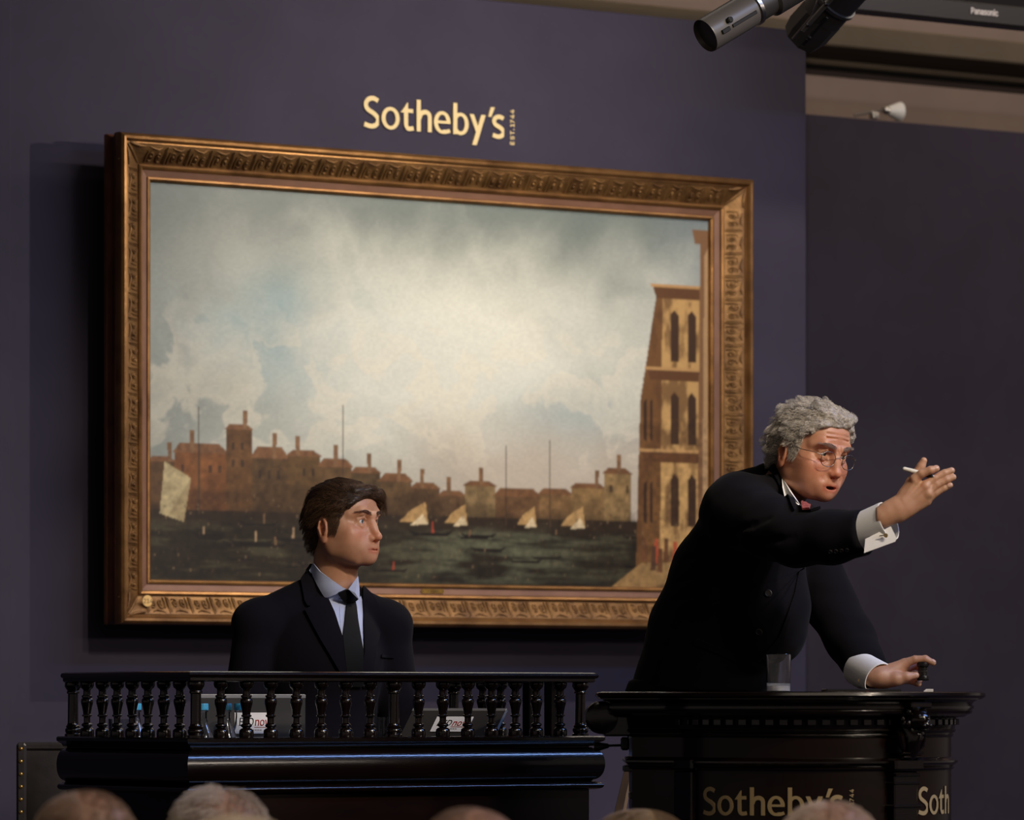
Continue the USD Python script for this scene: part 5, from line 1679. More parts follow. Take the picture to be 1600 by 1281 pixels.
def flowA(p, t):
    x, y, zq = p[:, 0], p[:, 1], p[:, 2]
    top = ss(0.045, 0.085, zq)[:, None]
    side = np.column_stack([np.zeros(len(p)), np.full(len(p), 0.9), -0.55 - 0.9 * ss(0.03, 0.09, y)])
    far = ss(0.0, 0.05, x)[:, None]
    topd = np.column_stack([np.full(len(p), 0.75), 0.55 + 0.5 * ss(-0.09, 0.0, y), np.full(len(p), 0.0)])
    front = ss(-0.055, -0.085, y)[:, None]
    fr = np.column_stack([np.full(len(p), 1.0), np.full(len(p), 0.1), -0.1 - 0.9 * ss(0.03, 0.06, x)])
    d = side * (1 - top) + topd * top
    return d * (1 - front) + fr * front


pts = scalp_points(capA, lambda p: ((p[:, 2] > zlA(np.abs(p[:, 0]), p[:, 1]) - 0.004) | (p[:, 1] < -0.05)).astype(float), 11000, 7)
nn = CA_.grad(pts); nn /= np.linalg.norm(nn, axis=1, keepdims=True) + 1e-9
SA_ = grow(CA_, pts, nn, flowA, np.where(pts[:, 2] < 0.0, 0.018, 0.034), k=9, lift=0.07, wave=0.06, seed=9, clump=24, clump_pull=0.40, floor=0.0012)
curves('strands', placeS(SA_), 0.00055, brownhair, hairA)

pts = scalp_points(mA_head, lambda q: ((np.abs(q[:, 0]) > 0.055) & (q[:, 1] > -0.046 - 0.3 * np.minimum(q[:, 2], 0)) & (q[:, 1] < -0.014) & (q[:, 2] > -0.032) & (q[:, 2] < 0.026)).astype(float), 1500, 77)
nn = FA.grad(pts); nn /= np.linalg.norm(nn, axis=1, keepdims=True) + 1e-9
SS = grow(FA, pts, nn, lambda q, t: np.column_stack([np.zeros(len(q)), np.full(len(q), 0.35), np.full(len(q), -1.0)]), 0.012, k=6, lift=0.25, wave=0.08, seed=78, floor=0.0008)
curves('sideburns', placeS(SS), 0.0005, brownhair, hairA)

# shirt, collar, tie and lapels lie on the jacket's and the neck's surface
BA = Field(JA.lo, JA.lo + (JA.n - 1) * JA.h, JA.h)
BA.phi = JA.phi.copy()
BA.cap(neckA, hA + RA @ np.array([0, 0.018, -0.06]), 0.056, 0.054, 0.012)
zA = lambda x, y: (340 + x / 4.706, 880 + y / 4.706)


def pieceA(name, pts, off, thick, material, parent=clerk, smooth=50, field=None, rnd=0.0, label=None):
    q = np.array([A.p(*zA(*w), -0.12)[[0, 2]] for w in pts])
    poly = Polygon(q).buffer(0)
    if rnd:
        poly = poly.buffer(-rnd).buffer(rnd)
    m = drape(field or BA, poly, lambda p2: np.column_stack([p2[:, 0], np.full(len(p2), -0.4), p2[:, 1]]), (0, 1.0, 0), off, thick)
    return obj(name, m, material, parent, smooth=smooth, label=label)


shirtA = mat('pale_blue_shirt', srgb(186, 196, 226), srgb(180, 190, 221), 300, rough=0.8, spec=0.2, bump=0.15, bscale=700, bdist=0.0004)
blacktie = mat('black_silk', (0.0025, 0.0025, 0.003), rough=0.75, spec=0.2)
sh = pieceA('shirt', [(690, 40), (800, 120), (930, 180), (1000, 215), (1040, 235), (1062, 300), (1072, 650), (1050, 900), (1000, 900), (905, 560), (780, 250)], 0.0005, 0.002, shirtA, label='pale blue shirt front')
pieceA('placket', [(880, 250), (905, 250), (930, 520), (905, 540)], 0.0022, 0.0012, shirtA, sh)
tieA = pieceA('tie', [(935, 270), (990, 270), (1012, 420), (1052, 640), (1048, 900), (950, 900), (912, 545), (925, 420)], 0.005, 0.005, blacktie, rnd=0.0006, label='plain black tie')
pieceA('tie_knot', [(872, 203), (925, 180), (1005, 196), (1012, 232), (990, 292), (938, 292), (905, 250)], 0.010, 0.007, blacktie, tieA, rnd=0.002)
pieceA('shirt_collar', [(712, -8), (760, 55), (860, 135), (930, 186), (875, 210), (790, 243), (735, 150), (685, 45)], 0.005, 0.003, shirtA, sh)
v = []
for x, y, dp in ((962, 190, -.082), (1034, 92, -.070), (1043, 180, -.074), (1046, 275, -.082), (1012, 218, -.084)):
    v += [A.p(*zA(x, y), dp), A.p(*zA(x, y), dp + 0.004)]
obj('shirt_collar', trimesh.convex.convex_hull(np.array(v)), shirtA, sh, smooth=False)
pieceA('collar', [(700, -15), (690, 40), (738, 150), (792, 246), (735, 300), (688, 330), (655, 322), (625, 272), (612, 200), (604, 128), (650, 60)], 0.004, 0.005, suitA, jack, rnd=0.001)
pieceA('lapel', [(790, 244), (850, 370), (912, 552), (1000, 800), (1012, 900), (935, 900), (890, 790), (760, 570), (640, 352), (690, 326)], 0.003, 0.006, suitA, jack, rnd=0.001)
pieceA('lapel', [(1046, 170), (1052, 300), (1064, 655), (1040, 790), (1060, 900), (1110, 900), (1140, 640), (1195, 400), (1165, 370), (1180, 330), (1120, 235)], 0.003, 0.006, suitA, jack, rnd=0.001)
pieceA('breast_pocket', [(1190, 668), (1290, 676), (1288, 694), (1190, 690)], 0.002, 0.003, suitA, jack)
# ------------------------------------------------------------------ the auctioneer leaning over the rostrum
STEP = 0.50
tag(obj('rostrum_step', moved(bx(-0.34, 0.14, 0.0, 0.36, 0.95, STEP - F0, 0.004), (pb[0], pb[1], F0), rz=-YAW), M['carpet'], smooth=False), 'carpeted raised step inside the rostrum for the auctioneer', 'platform', kind='structure')
B = Figure(1150, 11.15, STEP)
auc = B.thing('person', 'grey-haired bespectacled person in dark suit leaning and pointing from the rostrum', 'person')
suitB = suit_mat('midnight_suit_cloth', (0.0038, 0.0033, 0.0050))
p = B.p
JB = Field((-0.34, -0.62, p(0, 1250)[2]), (0.42, 0.36, p(0, 690)[2]), 0.0062)
JB.chain([p(1090, 1150, .16), p(1100, 1090, .14), p(1117, 1000, .09), p(1152, 905, .02), p(1178, 842, -.03), p(1184, 800, -.05)], [.158, .160, .150, .145, .108, .074], 0.05)
JB.chain([p(1196, 880, -.10), p(1204, 945, -.09), p(1207, 990, -.07)], [.085, .080, .075], 0.05)
JB.cap(p(1166, 778, -.04), p(1200, 754, -.04), .072, .046, 0.03)
JB.cap(p(1160, 790, -.13), p(1204, 772, -.125), .070, .046, 0.03)
JB.cap(p(1148, 812, -.10), p(1140, 900, -.02), .078, .108, 0.04)
JB.cap(p(1157, 798, -.15), p(1190, 795, -.12), .084, .055, 0.035)
JB.chain([p(1160, 800, -.17), p(1205, 824, -.28), p(1245, 839, -.36), p(1300, 838, -.42), p(1350, 832, -.47)], [.086, .071, .064, .0585, .052], 0.022)
JB.chain([p(1240, 845, .06), p(1262, 870, .08), p(1298, 945, .06), p(1330, 1000, .0), p(1352, 1042, -.085)], [.08, .070, .060, .056, .050], 0.02)
ax = p(1350, 832, -.47) - p(1300, 838, -.42)
JB.half(p(1352, 832, -.475), ax, 0.004)
JB.wrinkle(0.004, 10.0, 13, (1, 1, 1.4))
# drag folds across the back and sleeve
for (x0, y0, x1, y1) in ((1075, 868, 1120, 862), (1062, 905, 1125, 890), (1050, 935, 1110, 925), (1150, 830, 1200, 812), (1190, 850, 1235, 842)):
    a, b = B.p(x0, y0, -0.3), B.p(x1, y1, -0.3)
    q = JB.ray(np.array([a, (a + b) / 2, b]) - np.array([0, 0.3, 0]), np.array([0, 1.0, 0]))
    if not np.isnan(q).any():
        JB.chain(list(q), [0.003, 0.005, 0.002], 0.010, cut=True)


def clear_of_rostrum(F):
    """Nothing of the coat or the body sinks into the rostrum's top."""
    o_ = np.array([pb[0] - B.base[0], pb[1] - B.base[1], 0])
    o_ = np.array([o_[0] * CA - o_[1] * SA, o_[0] * SA + o_[1] * CA, 1.5235 - STEP])

    def fn(x, y, z_):
        dx, dy, dz = np.abs(x - o_[0]) - 0.46, y - (o_[1] + 0.305), z_ - o_[2]
        return np.maximum(np.maximum(dx, dy), dz) + 0 * (x + y + z_)
    F.apply(fn, o_ - [0.5, 0.6, 1.0], o_ + [0.5, 0.31, 0.01], 0.004, cut=True)
    return F


clear_of_rostrum(JB)
jackB = obj('jacket', JB.mesh(), suitB, auc, smooth=True)
TRB = Field((-0.4, -0.2, 0.0), (0.3, 0.5, p(0, 1060)[2]), 0.012)
hip = p(1095, 1110, .17)
for s in (-1, 1):
    o_ = np.array([s * 0.085, s * 0.06, 0])
    TRB.chain([hip + o_ * 0.8 + [0, 0, 0.02], np.array([hip[0] + 0.03, 0.24, 0.5]) + o_, np.array([hip[0] - 0.03, 0.30, 0.085]) + o_], [.115, .072, .055], 0.04)
obj('trousers', clear_of_rostrum(TRB).mesh(), suitB, auc, smooth=True)
for s in (-1, 1):
    SH = Field((-0.45, -0.1, -0.01), (0.35, 0.6, 0.15), 0.009)
    c = np.array([hip[0] - 0.03 + s * 0.085, 0.30 + s * 0.06, 0.045])
    SH.chain([c + [-0.04, 0.03, 0], c + [0.07, -0.05, -0.002], c + [0.14, -0.10, -0.012]], [.042, .04, .032], 0.02)
    SH.half((0, 0, 0.001), (0, 0, -1))
    obj('shoe', SH.mesh(), leather, auc, smooth=True)

RB = euler(41, -9.0, 7.5) * 0.97
hB = p(1265.5, 701.0, -.13)
neckB = p(1212, 785, -.07)
skinB = (0.48, 0.22, 0.128)
FB, mB_head, mB, colB = make_head(B, None, dict(neck_at=neckB, beard=0.12, open=0.80, gap=0.0046, old=True, jaw=0.93, nose=0.72, red=(1.08, 0.70, 0.62)), skinB, RB, hB, None)
place = lambda g: moved(g, hB, R=RB)
placeS = lambda S: S @ RB.T + hB

# the pointing hand, back towards the hall, thumb up, pen between the fingers
YH = -.52
z7 = lambda x, y, d=0.0: p(1330 + x / 6.744, 690 + y / 6.744, YH + d)
H1 = Field(z7(280, 900, -0.06), z7(1180, 120, 0.07), 0.0017)
TOV = (0, 1.0, 0)
H1.cap(z7(330, 790, 0.0), z7(455, 715, 0.0), 0.0250, 0.0235, 0.0, flat=(TOV, 0.78))
for a, b, ra, rb, d in (((500, 640), (680, 415), .0150, .0120, -.002), ((500, 690), (785, 470), .0155, .0118, -.005), ((510, 735), (812, 552), .0150, .0112, -.003), ((520, 775), (800, 628), .0138, .0105, .004)):
    H1.cap(z7(*a, d * 0.3), z7(*b, d), ra, rb, 0.010)
H1.cap(z7(430, 740, 0.0), z7(560, 680, 0.0), 0.0225, 0.020, 0.016, flat=(TOV, 0.78))
H1.chain([z7(560, 560, .004), z7(640, 430, .012), z7(700, 325, .014), z7(735, 262, .012), z7(764, 200, .010)], [.0150, .0130, .0102, .0090, .0076], 0.006)
H1.chain([z7(668, 392, -.006), z7(740, 338, -.013), z7(835, 300, -.016), z7(898, 284, -.014)], [.0108, .0092, .0088, .0074], 0.0035)
H1.chain([z7(785, 452, -.004), z7(880, 385, -.004), z7(985, 332, -.002), z7(1058, 304, 0)], [.0105, .0090, .0086, .0074], 0.0022)
H1.chain([z7(808, 535, -.003), z7(905, 452, -.004), z7(1005, 402, -.003), z7(1074, 374, -.001)], [.0104, .0089, .0084, .0072], 0.0022)
H1.chain([z7(800, 612, .002), z7(890, 540, .000), z7(975, 490, .001), z7(1042, 458, .002)], [.0098, .0082, .0076, .0066], 0.0022)
for a, b in (((545, 610), (670, 430)), ((560, 650), (770, 480))):       # tendons
    H1.cap(z7(*a, -.014), z7(*b, -.014), 0.0022, 0.0026, 0.008)
for c in ((668, 400, -.0145), (788, 462, -.0155), (812, 545, -.0145)):
    H1.ell(z7(c[0], c[1], c[2] + 0.005), 0.006, 0.010)
h1 = H1.mesh()
nails1 = [nail(z7(895, 284, -.014), z7(898, 284, -.014) - z7(835, 300, -.016), (0.1, -0.8, 0.6), .0074), nail(z7(1056, 304, 0), (1, 0, 0.35), (0, -1, 0.25), .0072), nail(z7(1072, 374, 0), (1, 0, 0.3), (0, -1, 0.2), .0070), nail(z7(1040, 458, 0), (1, 0, 0.4), (0, -1, 0.1), .0064)]

# the resting hand that holds the gavel
YG = -.20
z3 = lambda x, y, d=0.0: p(1160 + x / 4.706, 1000 + (y - 15) / 4.706, YG + d)
H2 = Field(z3(880, 420, -0.08), z3(1460, 110, 0.09), 0.0017)
H2.cap(z3(960, 322, 0.005), z3(1010, 318, 0.0), .0245, .0235, 0.0, flat=((0, 0, 1.0), 0.85))
for a, b, ra, rb, d0, d1 in (((1030, 300), (1190, 222), .0175, .0125, .0, .004), ((1030, 310), (1205, 250), .0175, .0120, .006, .022), ((1030, 325), (1190, 300), .0170, .0120, .01, .036), ((1030, 335), (1170, 340), .0160, .0110, .01, .044)):
    H2.cap(z3(*a, d0), z3(*b, d1), ra, rb, 0.012)
H2.cap(z3(1000, 320, 0), z3(1120, 315, .008), .0215, .0200, 0.016)
H2.chain([z3(1190, 218, .003), z3(1268, 190, -.002), z3(1345, 186, -.004), z3(1402, 214, -.004)], [.0110, .0090, .0084, .0070], 0.003)
H2.chain([z3(1205, 250, .022), z3(1280, 232, .028), z3(1330, 262, .022), z3(1312, 300, .014)], [.0105, .0090, .0084, .0072], 0.0025)
H2.chain([z3(1190, 300, .036), z3(1270, 300, .040), z3(1300, 335, .032), z3(1280, 358, .022)], [.0102, .0088, .0080, .0070], 0.0025)
H2.chain([z3(1170, 340, .044), z3(1235, 345, .046), z3(1280, 362, .042), z3(1296, 370, .036)], [.0092, .0080, .0074, .0066], 0.0025)
H2.chain([z3(1050, 335, -.004), z3(1130, 330, -.014), z3(1205, 316, -.016), z3(1275, 306, -.010)], [.0165, .0135, .0102, .0080], 0.006)
H2.ell(z3(1105, 345, -.004), (0.030, 0.018, 0.011), 0.012)
h2 = H2.mesh()
lift2 = 1.5205 + 0.0072 - STEP - h2.vertices[:, 2].min()
h2.vertices[:, 2] += lift2
nails2 = [nail(z3(1400, 213, -.004), (1, 0, -0.55), (0.3, -0.5, 0.8), .0070), nail(z3(1272, 306, -.010), (1, 0, 0.1), (0, -1, 0.1), .0080)]
bodyB = [mB, h1, h2]
chB = Field((-0.3, -0.45, 0.4), (0.35, 0.3, p(0, 740)[2]), 0.011)
chB.chain([p(1105, 1080, .14), p(1117, 1000, .09), p(1152, 905, .02), p(1182, 840, -.03), p(1195, 800, -.05)], [.125, .115, .112, .095, .07], 0.05).cap(p(1195, 800, -.05), neckB, .06, .05, .03)
chB.chain([p(1160, 805, -.17), p(1245, 839, -.36), p(1345, 832, -.465)], [.055, .04, .03], 0.02)
bodyB.append(clear_of_rostrum(chB).mesh())
def hand_tint(m, f):
    n = meshkit.fbm(m.vertices * 70, 3, 5) - 0.5
    return np.clip(np.array(f) * (1 + n[:, None] * np.array([0.16, 0.26, 0.28])), 0, 1)


tint = np.vstack([colB, hand_tint(h1, (0.50, 0.27, 0.165)), hand_tint(h2, (0.50, 0.27, 0.175)), hand_tint(bodyB[3], skinB)])
bodyBo = obj('body', cat(bodyB), skin_mat('skin'), auc, smooth=True, color=tint)
for q in nails2:
    q.vertices[:, 2] += lift2
for q in nails1 + nails2:
    obj('finger_nail', q, mat('nail', (0.60, 0.36, 0.27), rough=0.3), bodyBo, smooth=True)
eyes(bodyBo, place, (0.06, 0.05, 0.04), look=(0.12, 0.0))
brows(FB, mB_head, placeS, bodyBo, hair_mat('grey_brow', (0.16, 0.11, 0.085), (0.30, 0.24, 0.20)), 0.95, 420, 4, z0=0.0185)


def zlB(x, y):
    b = np.interp(y, [-0.12, -0.090, -0.070, -0.050, -0.036, -0.020, -0.012, 0.018, 0.032, 0.05, 0.13], [0.074, 0.072, 0.058, 0.036, 0.008, -0.022, 0.010, 0.010, -0.04, -0.062, -0.066])
    return b + np.where(y < -0.06, -0.30 * np.maximum(x - 0.03, 0), 0)


CB = hair_cap(zlB, 0.0115, 15, 0.0075, 40, (1, 1, 1), top=0.004)
CB.ell((0.015, -0.062, 0.088), (0.045, 0.026, 0.019), 0.012)
CB.ell((-0.02, -0.050, 0.094), (0.035, 0.028, 0.018), 0.012)
CB.ell((0.060, -0.040, 0.050), (0.020, 0.026, 0.032), 0.012)
CB.ell((-0.066, 0.045, 0.0), (0.018, 0.03, 0.04), 0.012)
CB.wrinkle(0.0055, 75, 33)
capB = CB.mesh()
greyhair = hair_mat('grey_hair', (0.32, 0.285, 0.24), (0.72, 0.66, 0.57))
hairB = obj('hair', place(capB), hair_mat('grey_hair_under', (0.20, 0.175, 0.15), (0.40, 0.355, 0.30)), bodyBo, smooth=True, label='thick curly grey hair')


def flowB(p_, t):
    n = np.stack([meshkit.fbm(p_ * 26 + q * 17.0, 2, 50 + q) - 0.5 for q in range(3)], 1)
    back = np.column_stack([0.15 * np.sign(p_[:, 0]), np.full(len(p_), 0.55), -0.35 * ss(0.09, 0.02, p_[:, 2]) - 0.05])
    return back + n * 1.9


pts = scalp_points(capB, lambda q: (q[:, 2] > zlB(np.abs(q[:, 0]), q[:, 1]) + 0.001).astype(float), 8500, 17)
nn = CB.grad(pts); nn /= np.linalg.norm(nn, axis=1, keepdims=True) + 1e-9
SB_ = grow(CB, pts, nn, flowB, 0.024, k=12, lift=0.22, curl=0.95, curl_n=0.9, wave=0.04, seed=19, clump=40, clump_pull=0.62, floor=0.0003)
curves('strands', placeS(SB_), 0.00055, greyhair, hairB)

pts = scalp_points(mB_head, lambda q: ((np.abs(q[:, 0]) > 0.055) & (q[:, 1] > -0.044 - 0.3 * np.minimum(q[:, 2], 0)) & (q[:, 1] < -0.016) & (q[:, 2] > -0.028) & (q[:, 2] < 0.026)).astype(float), 1100, 87)
nn = FB.grad(pts); nn /= np.linalg.norm(nn, axis=1, keepdims=True) + 1e-9
SS = grow(FB, pts, nn, lambda q, t: np.column_stack([np.zeros(len(q)), np.full(len(q), 0.5), np.full(len(q), -1.0)]), 0.013, k=6, lift=0.35, wave=0.2, seed=88, floor=0.001)
curves('sideburns', placeS(SS), 0.0005, greyhair, hairB)

# spectacles
wire = mat('spectacle_wire', (0.22, 0.20, 0.18), rough=0.3, metal=0.9)
gl = []
for s in (-1, 1):
    a = np.linspace(0, 2 * math.pi, 33)
    x = s * 0.0335 + 0.0215 * np.sign(np.cos(a)) * np.abs(np.cos(a)) ** 0.85
    zq = -0.0085 + 0.0175 * np.sign(np.sin(a)) * np.abs(np.sin(a)) ** 0.85
    yq = -0.1045 + 0.10 * np.maximum(np.abs(x) - 0.02, 0)
    rim = np.column_stack([x, yq, zq])
    gl.append(tube(rim, 0.00085, 6))
    gl.append(tube(spline([(s * 0.054, -0.1005, -0.001), (s * 0.066, -0.092, 0.001), (s * 0.0765, -0.05, 0.000), (s * 0.079, -0.008, 0.002), (s * 0.079, 0.010, -0.004)], 18), 0.0009, 6))
    gl.append(trimesh.creation.icosphere(1, 0.0016).apply_translation((s * 0.0565, -0.101, -0.001)))
gl.append(tube(spline([(-0.0125, -0.1045, -0.004), (0, -0.1085, 0.0005), (0.0125, -0.1045, -0.004)], 9), 0.0009, 6))
sp = obj('spectacles', place(cat(gl)), wire, auc, smooth=True, label='thin wire-rimmed spectacles')
lens_mat = usdkit.material(stage, '/World/Looks/thin_lens', {'t': ('transparent_bsdf', {'color': (0.96, 0.96, 0.96)}), 'g': ('glossy_bsdf', {'color': (0.9, 0.9, 0.9), 'roughness': 0.03}), 'f': ('fresnel', {'IOR': 1.08}), 'm': ('mix_closure', {})}, [('f.fac', 'm.fac'), ('t.BSDF', 'm.closure1'), ('g.BSDF', 'm.closure2')], surface='m.closure')
for s in (-1, 1):
    m = trimesh.creation.icosphere(3, 1.0)
    m.apply_scale([0.0208, 0.0007, 0.0168])
    v = m.vertices + [s * 0.0335, -0.1045, -0.0085]
    v[:, 1] += 0.10 * np.maximum(np.abs(v[:, 0]) - 0.02, 0)
    m.vertices = v
    obj('lens', place(m), lens_mat, sp, smooth=True)

# shirt collar, tie, lapels
BB = Field(JB.lo, JB.lo + (JB.n - 1) * JB.h, JB.h)
BB.phi = JB.phi.copy()
BB.cap(neckB, hB + RB @ np.array([0, 0.018, -0.05]), 0.058, 0.055, 0.012)
zB = lambda x, y: (1180 + x / 6.406, 600 + y / 6.406)


def pieceB(name, pts, off, thick, material, parent=auc, label=None, rnd=0.0, conv=zB, field=None):
    q = np.array([B.p(*conv(*w), -0.15)[[0, 2]] for w in pts])
    poly = Polygon(q).buffer(0)
    if rnd:
        poly = poly.buffer(-rnd).buffer(rnd)
    m = drape(field or BB, poly, lambda p2: np.column_stack([p2[:, 0], np.full(len(p2), -0.6), p2[:, 1]]), (0, 1.0, 0), off, thick, 0.005)
    return obj(name, m, material, parent, smooth=50, label=label)


white_cotton = mat('white_shirt_cotton', (0.90, 0.89, 0.88), (0.86, 0.85, 0.84), 300, rough=0.8, spec=0.2, bump=0.12, bscale=500, bdist=0.0004)
v = []
for x, y, dp in ((268, 930, -.165), (300, 985, -.186), (345, 1070, -.212), (400, 1145, -.222), (446, 1200, -.224), (412, 1250, -.232), (345, 1272, -.232), (300, 1150, -.214), (272, 1030, -.190)):
    v.append([p(*zB(x, y), dp), p(*zB(x, y), dp + 0.004)])
v = np.array(v)
f = [[0, k, k + 1] for k in range(1, 8)]
m = trimesh.Trimesh(np.vstack([v[:, 0], v[:, 1]]), np.vstack([f, np.array(f)[:, ::-1] + 9, [[k, (k + 1) % 9, k + 9] for k in range(9)], [[(k + 1) % 9, (k + 1) % 9 + 9, k + 9] for k in range(9)]]), process=False)
m.fix_normals()
shB = obj('shirt_collar', m, white_cotton, auc, smooth=False, label='white shirt collar')
pieceB('collar_leaf', [(440, 1200), (490, 1192), (497, 1225), (488, 1262), (470, 1235)], 0.006, 0.003, white_cotton, shB)
red_tie = mat('red_dotted_silk', (0.26, 0.035, 0.035), (0.50, 0.24, 0.20), 420, 1, (0.56, 0.64), rough=0.5)
pieceB('tie', [(395, 1262), (440, 1212), (472, 1212), (492, 1260), (480, 1330), (405, 1330)], 0.007, 0.005, red_tie, label='red dotted tie')
pieceB('collar', [(170, 740), (215, 800), (262, 925), (290, 1050), (352, 1270), (330, 1330), (280, 1180), (215, 1000), (150, 860), (110, 780)], 0.003, 0.005, suitB, jackB, rnd=0.001)
pieceB('lapel', [(498, 1215), (540, 1185), (575, 1210), (585, 1300), (480, 1330)], 0.002, 0.006, suitB, jackB, rnd=0.001)
zF = lambda x, y: (970 + x / 3.124, 690 + y / 3.124)
pieceB('front_edge', [(866, 625), (876, 630), (860, 740), (790, 960), (690, 1080), (676, 1075), (770, 950), (842, 740)], 0.001, 0.0035, suitB, jackB, conv=zF, field=JB)
pieceB('pocket_flap', [(375, 955), (600, 1045), (590, 1075), (365, 985)], 0.001, 0.0035, suitB, jackB, conv=zF, field=JB)
button_mat = mat('dark_horn', (0.014, 0.012, 0.012), rough=0.45)


def button(px, py, r, parent):
    o_ = p(px, py, -0.55)
    q = JB.ray(o_[None], np.array([0, 1.0, 0]))
    if np.isnan(q).any():
        return
    g = JB.grad(q)[0]; g /= np.linalg.norm(g)
    u = np.cross(g, [0, 0, 1.0]); u /= np.linalg.norm(u)
    m = lathe([(r, 0), (r, 0.0018), (r * 0.8, 0.0026), (r * 0.72, 0.0019), (r * 0.1, 0.0017)], 18)
    obj('button', moved(m, q[0], R=np.column_stack([u, np.cross(g, u), g])), button_mat, parent, smooth=40)


button(1214.5, 921, 0.0085, jackB); button(1200.5, 983, 0.0085, jackB)
for k in range(4):
    button(1301 + k * 8.5, 860 - k * 0.9, 0.0048, jackB)

# shirt cuffs with links
cA0, cA1 = p(1343, 833, -.463), p(1388, 814, -.505)
cuff = obj('cuff', cloth_tube(cA0, cA1, 0.0435, 0.0455, 0.003, squash=0.86), white_cotton, auc, smooth=40, label='white double cuff of the pointing arm')
a, b = p(1356, 858, -.505), p(1401, 842, -.535)
fl = []
for dy in (-0.004, 0.005):
    v = []
    for (x, y) in ((1352, 842), (1392, 822), (1401, 841), (1399, 846), (1370, 853), (1350, 864)):
        v.append(p(x, y, -.526 + dy)); v.append(p(x, y, -.523 + dy))
    fl.append(trimesh.convex.convex_hull(np.array(v)))
obj('cuff_edge', cat(fl), white_cotton, cuff, smooth=False)
gold_link = mat('gold_link', (0.75, 0.55, 0.25), rough=0.25, metal=1.0)
k0 = p(1381, 836.5, -.537)
obj('cuff_link', cat([moved(lathe([(0.0042, 0), (0.005, 0.001), (0.004, 0.0025)], 14), k0 + [0.004, -0.001, 0], R=np.array([[1, 0, 0], [0, 0, -1], [0, 1, 0.0]])), tube([k0 + [-0.010, -0.001, -0.001], k0 + [0.004, -0.002, 0.001]], 0.0013, 6), tube([k0 + [0.003, -0.001, 0.005], k0 + [0.006, -0.001, -0.005]], 0.001, 6)]), gold_link, cuff)
cB0, cB1 = p(1340, 1043, -.095), p(1374, 1062, -.205)
cu2 = cloth_tube(cB0, cB1, 0.0400, 0.0415, 0.003, squash=0.82)
cu2.vertices[:, 2] = np.maximum(cu2.vertices[:, 2], 1.5280 - STEP)
cuff2 = obj('cuff', cu2, white_cotton, auc, smooth=40, label='white double cuff of the resting arm')
k0 = p(1342, 1063, -.188)
obj('cuff_link', cat([tube([k0 + [0, 0, -0.004], k0 + [0.001, 0, 0.004]], 0.0016, 6), moved(lathe([(0.002, 0), (0.0025, 0.001)], 10), k0, R=np.array([[1, 0, 0], [0, 0, -1], [0, 1, 0.0]]))]), gold_link, cuff2)

# pen and gavel, held
def held(name, label, catg, at):
    q = B.base + np.array([at[0] * CA + at[1] * SA, -at[0] * SA + at[1] * CA, at[2]])
    return thing(name, label, catg, q, rotz=ROT)


e0, e1 = z7(545, 283, .004), z7(874, 372, -.010)
pen = held('pen', 'white pen held between the fingers of the pointing hand', 'pen', e0)
d = e1 - e0
obj('pen_body', tube([np.zeros(3), d * 0.03, d * 0.3, d * 0.72], [0.0030, 0.0046, 0.0052, 0.0050], 16), mat('ivory_plastic', (0.78, 0.74, 0.64), rough=0.35), pen)
obj('pen_grip', tube([d * 0.72, d * 0.74, d * 0.95], [0.0050, 0.0054, 0.0042], 16), M['black'], pen)
obj('pen_tip', tube([d * 0.945, d * 0.96, d * 1.0], [0.0040, 0.0046, 0.0026], 16), M['steel'], pen)
e0 = z3(1327, 345, -.002) + [0, 0, lift2]
gv = held('gavel', 'small black turned gavel held upright in the resting hand', 'gavel', e0)
obj('gavel_head', lathe([(0.0120, 0.0), (0.0143, 0.002), (0.0148, 0.0065), (0.0138, 0.0105), (0.0105, 0.012), (0.0102, 0.0135), (0.0108, 0.015), (0.0098, 0.021), (0.0108, 0.0275), (0.0102, 0.029), (0.0106, 0.0305), (0.0135, 0.032), (0.0143, 0.036), (0.0138, 0.0405), (0.0115, 0.0425)], 32), mat('ebony', (0.007, 0.006, 0.006), rough=0.28), gv, smooth=40)
obj('gavel_band', cat([lathe([(0.0104, 0.0182), (0.0112, 0.0190), (0.0112, 0.0225), (0.0104, 0.0233)], 32)]), mat('ebony_band', (0.02, 0.017, 0.015), rough=0.2), gv, smooth=40)

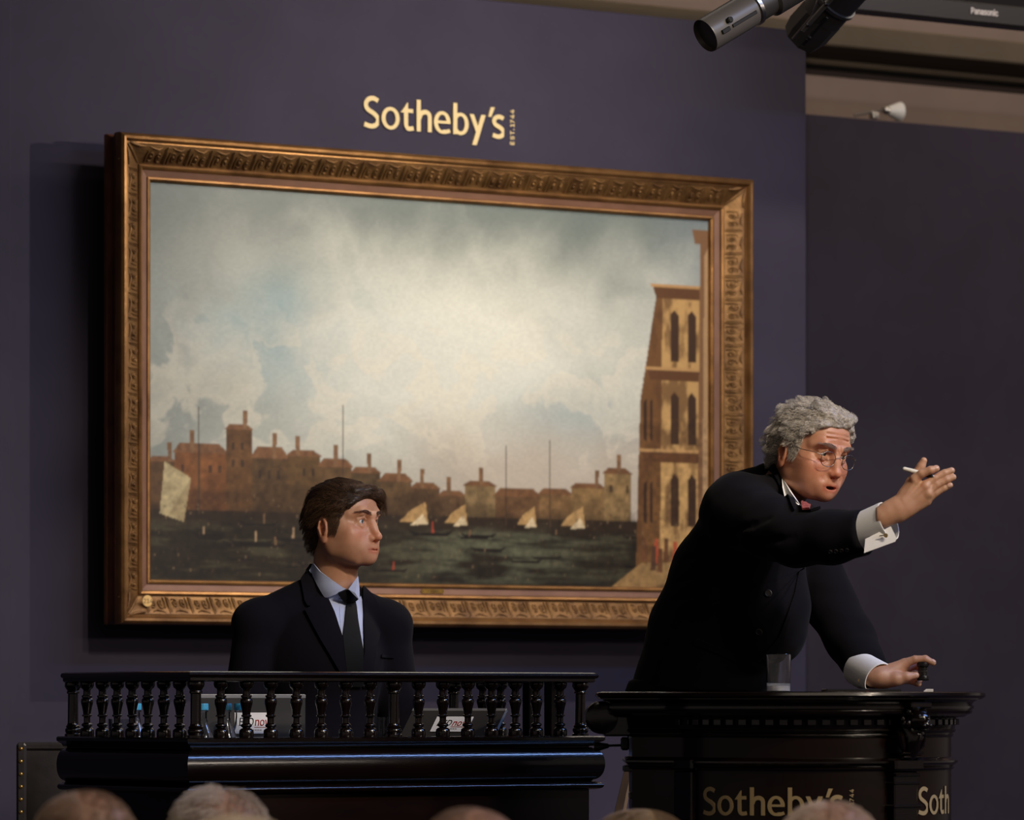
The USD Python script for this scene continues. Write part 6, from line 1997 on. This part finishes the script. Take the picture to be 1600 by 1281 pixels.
# ------------------------------------------------------------------ heads of the seated audience
def seated(px, py, Z, label, base, hair, hair2, yaw, roll=0.0, pitch=0.0, length=0.03, n=3500, bald=0.0, seed=1, suit=(0.02, 0.018, 0.02), zl=None, wavy=0.1, out=0.010, lift=0.3):
    """Someone on a chair seen from behind: the crown of the head is at the pixel."""
    c = W(px, py, Z)
    top = c[2]
    g = thing('person', label, 'person', (c[0], c[1], 0.0), rotz=ROT, group=None)
    R = euler(180 + yaw, pitch, roll)
    ht = np.array([0, 0, top - 0.118])
    o = dict(neck=R.T @ np.array([0, -0.01, -0.20]), beard=0.1)
    F = head_field(o, 0.0034)
    m = F.mesh()
    col = skin_colors(m.vertices, base, o)
    T = Field((-0.30, -0.30, 0.0), (0.30, 0.55, top - 0.25), 0.014)
    sz = top - 0.42
    T.ell((0, 0, sz - 0.12), (0.17, 0.11, 0.22), 0).cap((-0.15, 0, sz - 0.02), (0.15, 0, sz - 0.02), 0.062, 0.062, 0.05).ell((0, 0.02, sz - 0.42), (0.165, 0.12, 0.2), 0.06)
    for s in (-1, 1):
        T.chain([(s * 0.19, 0, sz - 0.04), (s * 0.22, 0.02, sz - 0.28), (s * 0.13, 0.24, sz - 0.38)], [0.06, 0.05, 0.042], 0.03)
        T.chain([(s * 0.09, 0.03, 0.50), (s * 0.11, 0.42, 0.50), (s * 0.11, 0.44, 0.06), (s * 0.11, 0.50, 0.04)], [0.085, 0.066, 0.05, 0.045], 0.03)
    T.half((0, 0, 0.001), (0, 0, -1))
    b = obj('body', moved(m, ht, R=R), skin_mat('skin'), g, smooth=True, color=col)
    obj('clothes', T.mesh(), suit_mat('audience_cloth_%d' % seed, suit), g, smooth=True)
    line = zl or zlA
    Cp = hair_cap(line, out, seed, 0.0025, 30, top=0.0)
    cm = Cp.mesh()
    hm = hair_mat('audience_hair_%d' % seed, hair, hair2)
    if bald:
        keep = lambda q: (q[:, 2] > line(np.abs(q[:, 0]), q[:, 1])) * np.clip(1 - np.exp(-((q[:, 0] / 0.05) ** 2 + ((q[:, 1] - 0.03) / 0.06) ** 2)) * (q[:, 2] > 0.05) * bald, 0, 1)
        src, fld = m, F
    else:
        keep = lambda q: (q[:, 2] > line(np.abs(q[:, 0]), q[:, 1])).astype(float)
        src, fld = cm, Cp
    pts = scalp_points(src, keep, n, seed)
    nn = fld.grad(pts); nn /= np.linalg.norm(nn, axis=1, keepdims=True) + 1e-9
    S = grow(fld, pts, nn, lambda q, t: np.column_stack([0.3 * np.sign(q[:, 0]) + 0.2, np.full(len(q), 0.5), -0.5 * ss(0.1, 0.0, q[:, 2]) - 0.1]), length, k=7, lift=lift, wave=wavy, seed=seed, clump=9, clump_pull=0.35, floor=0.0004)
    if bald:
        curves('hair', S @ R.T + ht, 0.0007, hm, b)
    else:
        hb = obj('hair', moved(cm, ht, R=R), hm, b, smooth=True)
        curves('strands', S @ R.T + ht, 0.0008, hm, hb)
    return g


zlow = lambda x, y: zlA(x, y)
seated(140, 1217, 7.3, 'blurred seated person with close-cropped thinning brown hair, far left', (0.42, 0.25, 0.18), (0.20, 0.14, 0.10), (0.36, 0.27, 0.20), 14, roll=-12, length=0.012, n=7500, bald=0.25, seed=41)
seated(346, 1221, 8.7, 'seated person with tousled grey hair thin at the crown, left of centre', (0.47, 0.29, 0.22), (0.44, 0.36, 0.29), (0.78, 0.68, 0.57), 8, roll=4, length=0.042, n=4500, bald=0.5, seed=42, wavy=0.22, lift=0.45)
seated(384, 1267, 6.6, 'seated person with pale blond hair in front of the grey-haired head', (0.50, 0.32, 0.24), (0.48, 0.38, 0.26), (0.66, 0.56, 0.42), -10, length=0.03, n=3000, seed=43)
seated(735, 1245, 7.2, 'seated person with short brown hair near the middle of the bottom edge', (0.44, 0.26, 0.19), (0.12, 0.072, 0.045), (0.24, 0.155, 0.10), -12, roll=6, length=0.012, n=7500, bald=0.25, seed=44)
seated(1006, 1259, 8.6, 'seated person with smooth golden blond hair before the rostrum', (0.48, 0.30, 0.22), (0.20, 0.125, 0.06), (0.40, 0.28, 0.15), 10, roll=4, length=0.045, n=3600, seed=45, wavy=0.04, out=0.012, lift=0.1)
seated(1302, 1236, 7.7, 'seated person with fine silvery hair in front of the rostrum lettering', (0.47, 0.29, 0.22), (0.40, 0.30, 0.22), (0.66, 0.54, 0.43), -8, roll=-6, length=0.022, n=6000, bald=0.3, seed=46, wavy=0.15)
